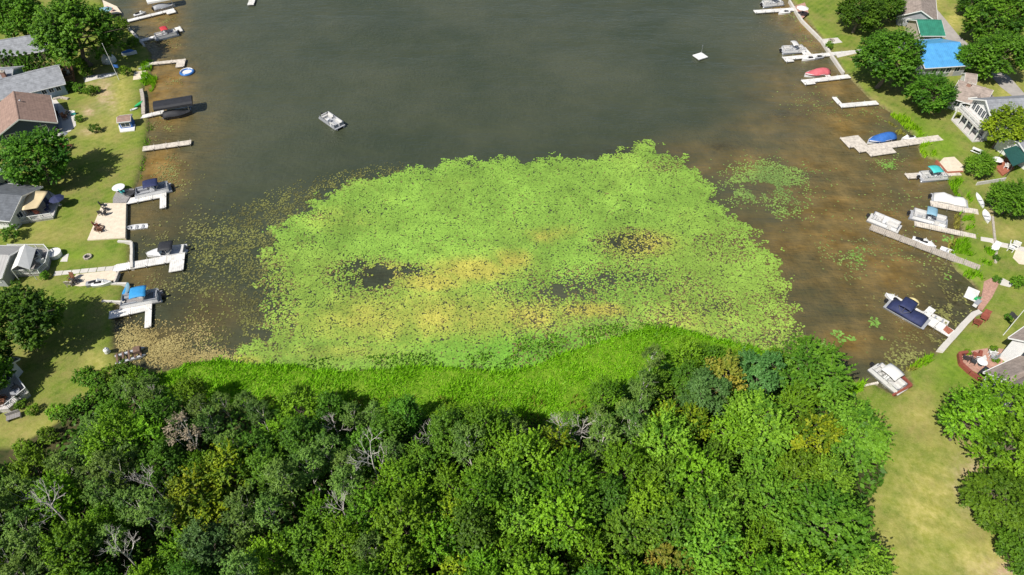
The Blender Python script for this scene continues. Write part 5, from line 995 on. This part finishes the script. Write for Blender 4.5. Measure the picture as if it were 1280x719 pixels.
# deck at the lower-left edge
deck('pale angular deck beside the huge dark oak', [(-20, 470), (18, 466), (36, 490), (10, 511), (-20, 514)], .9, 'deck_white', [(1, 2), (2, 3)])
gable_house('house', 'white house at the back of the pale angular deck', (-60, 462), (-14, 470), 4.6, 8, 2.8, 'wall_white', 'roof_dark', wins=W_('x+', (-.4, .4), 1.6, 1, 1), doors=[('x+', 0, 1.4)])
for a, b_, mname, lab in [(20, 489, 'dark_metal', 'dark metal chair on the pale angular deck'), (26, 491, 'dark_metal', 'dark metal chair near the point of the pale deck'), (24, 497, 'dark_metal', 'dark chair beside the pale deck edge'), (6, 500, 'brown_wood', 'brown chair on the pale angular deck'), (4, 506, 'brown_wood', 'brown chair at the lower edge of the pale deck')]: chair(lab, (a, b_), random.uniform(0, 6), mname, z=G+.9, s=1.1)
table('grey round table on the pale angular deck', (22, 493), .6, 'seat_grey', G+.9)
p = P(19, 523, G); t = thing('garden_bench', 'grey slatted garden bench box beside the deck shrubs', 'bench', p, .45)
for i in range(5): q = MB(); q.box((0, -.32+.16*i, .5), (1.7, .13, .06)); q.build('slat', M['deck_grey'], t)
for sx in (-.75, .75): q = MB(); q.box((sx, 0, .22), (.1, .7, .48)); q.build('leg', M['deck_grey'], t)
q = MB(); q.box((0, .42, .8), (1.7, .08, .5)); q.build('backrest', M['deck_grey'], t)
# patio furniture of the navy house
for a, b_, mname, lab in [(64, 141, 'brown_wood', 'dark brown patio chair beside the navy house'), (66, 146, 'brown_wood', 'dark brown chair in the shade of the navy house'), (65, 151, 'orange', 'orange cushioned chair on the shade-tinted patio'), (68, 155, 'orange', 'orange lounge chair on the shade-tinted patio'), (72, 147, 'dark_metal', 'small dark chair on the patio edge'), (83, 146, 'dark_metal', 'black chair on the curved patio'), (88, 143, 'dark_metal', 'black chair by the turquoise cooler'), (82, 149, 'brown_wood', 'brown chair on the curved concrete patio')]: chair(lab, (a, b_), random.uniform(0, 6), mname, z=G+.04, s=1.2)
p = P(92, 143, G+.04); t = thing('cooler', 'turquoise cooler chest on the curved patio', 'cooler', p, .4); q = MB(); q.box((0, 0, .25), (.9, .55, .5)); q.build('box', M['teal'], t); q = MB(); q.box((0, 0, .54), (.94, .59, .08)); q.build('lid', M['white'], t)
p = P(71, 166, G+.04); t = thing('grill', 'black barbecue grill on the patio corner', 'grill', p, .2); q = MB(); q.box((0, 0, .45), (1.4, .6, .75)); q.build('cabinet', M['black'], t); q = MB(); q.loft([[(x, .32*math.cos(a), .85+.35*math.sin(a)) for a in np.linspace(0, math.pi, 7)] for x in (.6, -.6)]); q.build('hood', M['dark_metal'], t); q = MB(); q.box((1.05, 0, .8), (.6, .5, .05)); q.build('side_shelf', M['metal'], t)
umbrella('small grey umbrella over the patio corner by the grill', (78, 165), .8, 'seat_grey', G+.04, 1.8)
for a, b_, mname, lab in [(84, 183, 'white', 'white lawn chair beside the big round oak'), (80, 186, 'red_wood', 'red-brown lawn chair beside the big round oak'), (88, 186, 'brown_wood', 'brown lawn chair beside the white lawn chair')]: chair(lab, (a, b_), random.uniform(0, 6), mname, s=1.4)
# yard structure by the black lift
t, *_ = gable_house('shelter', 'small tan-roofed open shelter with blue seat on a white base', (146, 146.5), (163, 144.5), 2.2, 2.2, 1.8, 'blue', 'roof_brown', over=.15, cat='shelter', wins=[('y-', 0, .9, 1.6, .8)])
slab('platform', [(148, 157), (169, 155), (168, 163), (150, 165)], .35, .68, 'white', 'white rounded base in front of the small tan-roofed shelter', 'platform', False)
slab('deck', [(141, 248), (147, 236), (168, 236), (158, 253), (141, 254)], .3, .66, 'deck_grey', 'small grey wooden deck with round white table at the shore', 'deck', False)
table('round white table on the small grey shore deck', (150, 238), 1.1, 'white', .66); chair('teal chair on the small grey shore deck', (154, 242), 1.0, 'teal', z=.66)
p = P(162, 242, .66); t = thing('swim_float', 'dark round float lying on the small grey shore deck', 'float', p); q = MB(); q.torus((0, 0, .15), .8, .14, 16, 6); q.build('ring', M['dark_metal'], t, True); q = MB(); q.lathe((0, 0, .08), [(.72, 0), (.72, .06), (.1, .07)], 14); q.build('mat', M['rubber'], t)
for a, b_, rz, lab in [(129, 258, .4, 'dark chair on the sand platform near its upper edge'), (133, 263, 1.2, 'dark chair on the middle of the sand platform'), (126, 268, 2.0, 'dark chair beside the fire ring on the sand platform'), (131, 269, 3.0, 'low dark chair facing the fire ring')]: chair(lab, (a, b_), rz, 'dark_metal', z=.72)
p = P(124, 286, .72); t = thing('fire_ring', 'rusty log fire ring on the sand platform', 'fire pit', p); q = MB(); q.torus((0, 0, .14), .75, .12, 14, 6); q.build('ring', M['rust'], t)
for a in (0.2, 1.3, 2.4): q = MB(); q.tube((-.6*math.cos(a), -.6*math.sin(a), .22), (.6*math.cos(a), .6*math.sin(a), .32), .09, .08, 6); q.build('log', M['brown_wood'], t)
chair('red-brown chair beside the rusty fire ring', (121, 283), .5, 'red_wood', z=.72); chair('brown chair behind the rusty fire ring', (126, 290), 2.2, 'brown_wood', z=.72)
jetski('grey jet ski parked on the sand patch', (121, 354), (132, 352), 'seat_grey', G+.02); jetski('white jet ski parked beside the grey jet ski', (128, 355), (138, 354), 'gel_white', G+.02)
for a, b_, mname, lab in [(96, 353, 'dark_metal', 'dark lounge chair on the sand patch'), (91, 351, 'brown_wood', 'brown chair on the sand patch'), (88, 357, 'stone', 'stone-coloured chair at the corner of the sand patch')]: chair(lab, (a, b_), random.uniform(0, 6), mname, s=1.25)
# flagpoles
def flagpole(label, c, h, flag, rz=0, fz=.8):
    p = P(*c, G); t = thing('flagpole', label, 'flagpole', p, rz); q = MB(); q.tube((0, 0, -.1), (0, 0, h), .07, .04, 8); q.lathe((0, 0, h), [(.02, 0), (.09, .07), (.02, .15)], 8); q.build('pole', M['white'], t)
    q = MB(); q.loft([[(.05+.18*i, .08*math.sin(i*1.1), h*fz+z) for z in (0, .7)]+[(.05+.18*i, .03+.08*math.sin(i*1.1), h*fz+z) for z in (.7, 0)] for i in range(7)]); q.build('flag', M[flag], t)
flagpole('tall white flagpole with blue flag on the shaded lawn', (149, 100), 8.5, 'blue', 0, .35); flagpole('white flagpole with dark flag near the white house', (1254, 419), 6.5, 'dark_metal', 2.0, .55)
# dome shelter
p = P(137, 77, G); t = thing('dome_tent', 'white domed shelter on the shaded lawn', 'tent', p, .1); q = MB(); q.lathe((0, 0, 0), [(1.55, 0), (1.5, .7), (1.2, 1.3), (.7, 1.7), (.1, 1.85)], 12); q.build('cover', M['canvas_white'], t, True); q = MB(); q.torus((0, 0, .08), 1.56, .06, 14, 5); q.build('base_rail', M['metal'], t)
umbrella('blue and white beach umbrella on the far sand', (130, 10), 1.8, 'light_blue', G+.02, 2.3); chair('red beach chair below the beach umbrella', (140, 14), 1, 'pink', z=G+.02, s=1.3)
umbrella('white square patio umbrella on the pink brick patio by the seawall', (1004, 8), 1.5, 'canvas_white', G+.03, 2.4); table('small table on the pink brick patio by the seawall', (1003, 16), .5, 'brown_wood', G+.03)
# right side furniture
for a, b_, rz, lab in [(1219, 406, 1.0, 'red-brown lawn chair on the grass above the curved seawall'), (1228, 400, 4.0, 'red-brown lawn chair facing its twin above the curved seawall')]: chair(lab, (a, b_), rz, 'red_wood', s=1.5)
for a, b_, mname, lab in [(1215, 454, 'dark_metal', 'dark chair on the brick patio'), (1222, 453, 'white', 'white chair on the middle of the brick patio'), (1206, 450, 'dark_metal', 'dark chair beside the red timber wall'), (1238, 444, 'white', 'white chair near the house wall on the brick patio'), (1240, 449, 'seat_grey', 'grey chair near the patio shrubs')]: chair(lab, (a, b_), random.uniform(0, 6), mname, z=G+.04, s=1.2)
table('white table on the brick patio', (1225, 456), .7, 'white', G+.04)
deck('white railed deck in front of the brown-roofed house wing', [(1230, 474), (1240, 462), (1262, 492), (1250, 502)], .8, 'deck_white', [(0, 3), (2, 3)])
p = P(1227, 467, G+.04); t = thing('grill', 'black covered grill beside the white railed deck', 'grill', p, .6); q = MB(); q.box((0, 0, .5), (1.6, .7, 1.0), top=.85); q.build('cover', M['canvas_black'], t); q = MB(); q.box((0, 0, .06), (1.5, .65, .12)); q.build('base', M['dark_metal'], t)
p = P(1220, 191, G); t = thing('picnic_table', 'white picnic table beside the small dense green tree', 'picnic table', p, -.8)
for i in range(4): q = MB(); q.box((0, -.3+.2*i, .74), (1.9, .17, .05)); q.build('plank', M['white'], t)
for sg in (1, -1): q = MB(); q.box((0, sg*.75, .45), (1.9, .25, .05)); q.build('bench', M['white'], t)
for sx in (-.7, .7): q = MB(); q.box((sx, 0, .36), (.08, 1.4, .08)); q.box((sx, .3, .36), (.08, .1, .74)); q.box((sx, -.3, .36), (.08, .1, .74)); q.build('leg_frame', M['white'], t)
deck('red deck beside the dark green awning', [(1243, 207), (1258, 197), (1268, 210), (1254, 219)], .4, 'deck_red')
t = thing('awning', 'dark green fabric awning over the red deck', 'awning', P(1266, 205, G)); b0 = P(1266, 205, G); e_ = [P(1254, 187, G+2.8)-b0, P(1282, 178, G+3.2)-b0, P(1290, 198, G+2.8)-b0, P(1266, 208, G+2.5)-b0]
q = MB(); q.loft([[e_[0], e_[1], e_[1]-Vector((0, 0, .06)), e_[0]-Vector((0, 0, .06))], [e_[3], e_[2], e_[2]-Vector((0, 0, .06)), e_[3]-Vector((0, 0, .06))]][::-1]); q.build('fabric', M['awning_green'], t)
for c in e_: q = MB(); q.tube((c.x, c.y, -.1), (c.x, c.y, c.z), .06, .06, 6); q.build('post', M['dark_metal'], t)
umbrella('white umbrella beside the red deck', (1249, 197), 1.0, 'canvas_white', G, 2.0); chair('white chair on the red deck', (1257, 210), 1, 'white', z=G+.4, s=1.2)
for a, b_, lab in [(1241, 314, 'white lawn chair beside the garden border'), (1262, 313, 'white lawn chair near the round sand patio'), (1268, 309, 'white chair at the edge of the round sand patio')]: chair(lab, (a, b_), random.uniform(0, 6), 'white', s=1.5)
p = P(1220, 381, G); t = thing('dock_box', 'white storage box by the seawall corner', 'box', p, .7); q = MB(); q.box((0, 0, .3), (1.3, .6, .6)); q.build('box', M['white'], t); q = MB(); q.box((0, 0, .64), (1.36, .66, .08)); q.build('lid', M['seat_grey'], t)
chair('green chair by the seawall corner', (1219, 376), 2.2, 'green_plastic', s=1.0, z=.3)
# parked car
p = P(1207, 70, G+.03); t = thing('parked_car', 'pale parked car beside the blue-roofed house', 'car', p, .15)
q = MB(); q.loft([[(x, -.88*k, .35), (x, -.92*k, .7), (x, -.85*k, h_), (x, .85*k, h_), (x, .92*k, .7), (x, .88*k, .35)] for x, k, h_ in ((2.25, .8, .7), (1.9, 1, .88), (.9, 1, .98), (-1.6, 1, 1.0), (-2.2, .9, .9))]); q.build('body', M['gel_white'], t)
q = MB(); q.loft([[(x, -.8*k, .96), (x, -.62*k, h_), (x, .62*k, h_), (x, .8*k, .96)] for x, k, h_ in ((.95, 1, .98), (.3, 1, 1.48), (-1.1, 1, 1.5), (-1.7, .95, .99))]); q.build('cabin', M['glass'], t)
q = MB(); q.box((-.4, 0, 1.52), (1.35, 1.2, .05)); q.build('roof', M['gel_white'], t)
for x in (-1.4, 1.4):
    for y in (-.85, .85): q = MB(); q.tube((x, y-.1, .32), (x, y+.1, .32), .32, .32, 12); wo = q.build('wheel', M['rubber'], t); q = MB(); s = 1 if y > 0 else -1; q.tube((x, y+s*.1, .32), (x, y+s*.12, .32), .2, .2, 10); q.build('hubcap', M['metal'], wo)
p = P(135, 441, G); t = thing('propane_tank', 'small white tank at the shady shore lawn', 'tank', p); q = MB(); q.lathe((0, 0, 0), [(.3, 0), (.42, .15), (.42, .7), (.3, .9), (.1, .98)], 12); q.build('tank', M['white'], t); q = MB(); q.torus((0, 0, 1.0), .18, .03, 10, 5); q.build('collar', M['metal'], t)
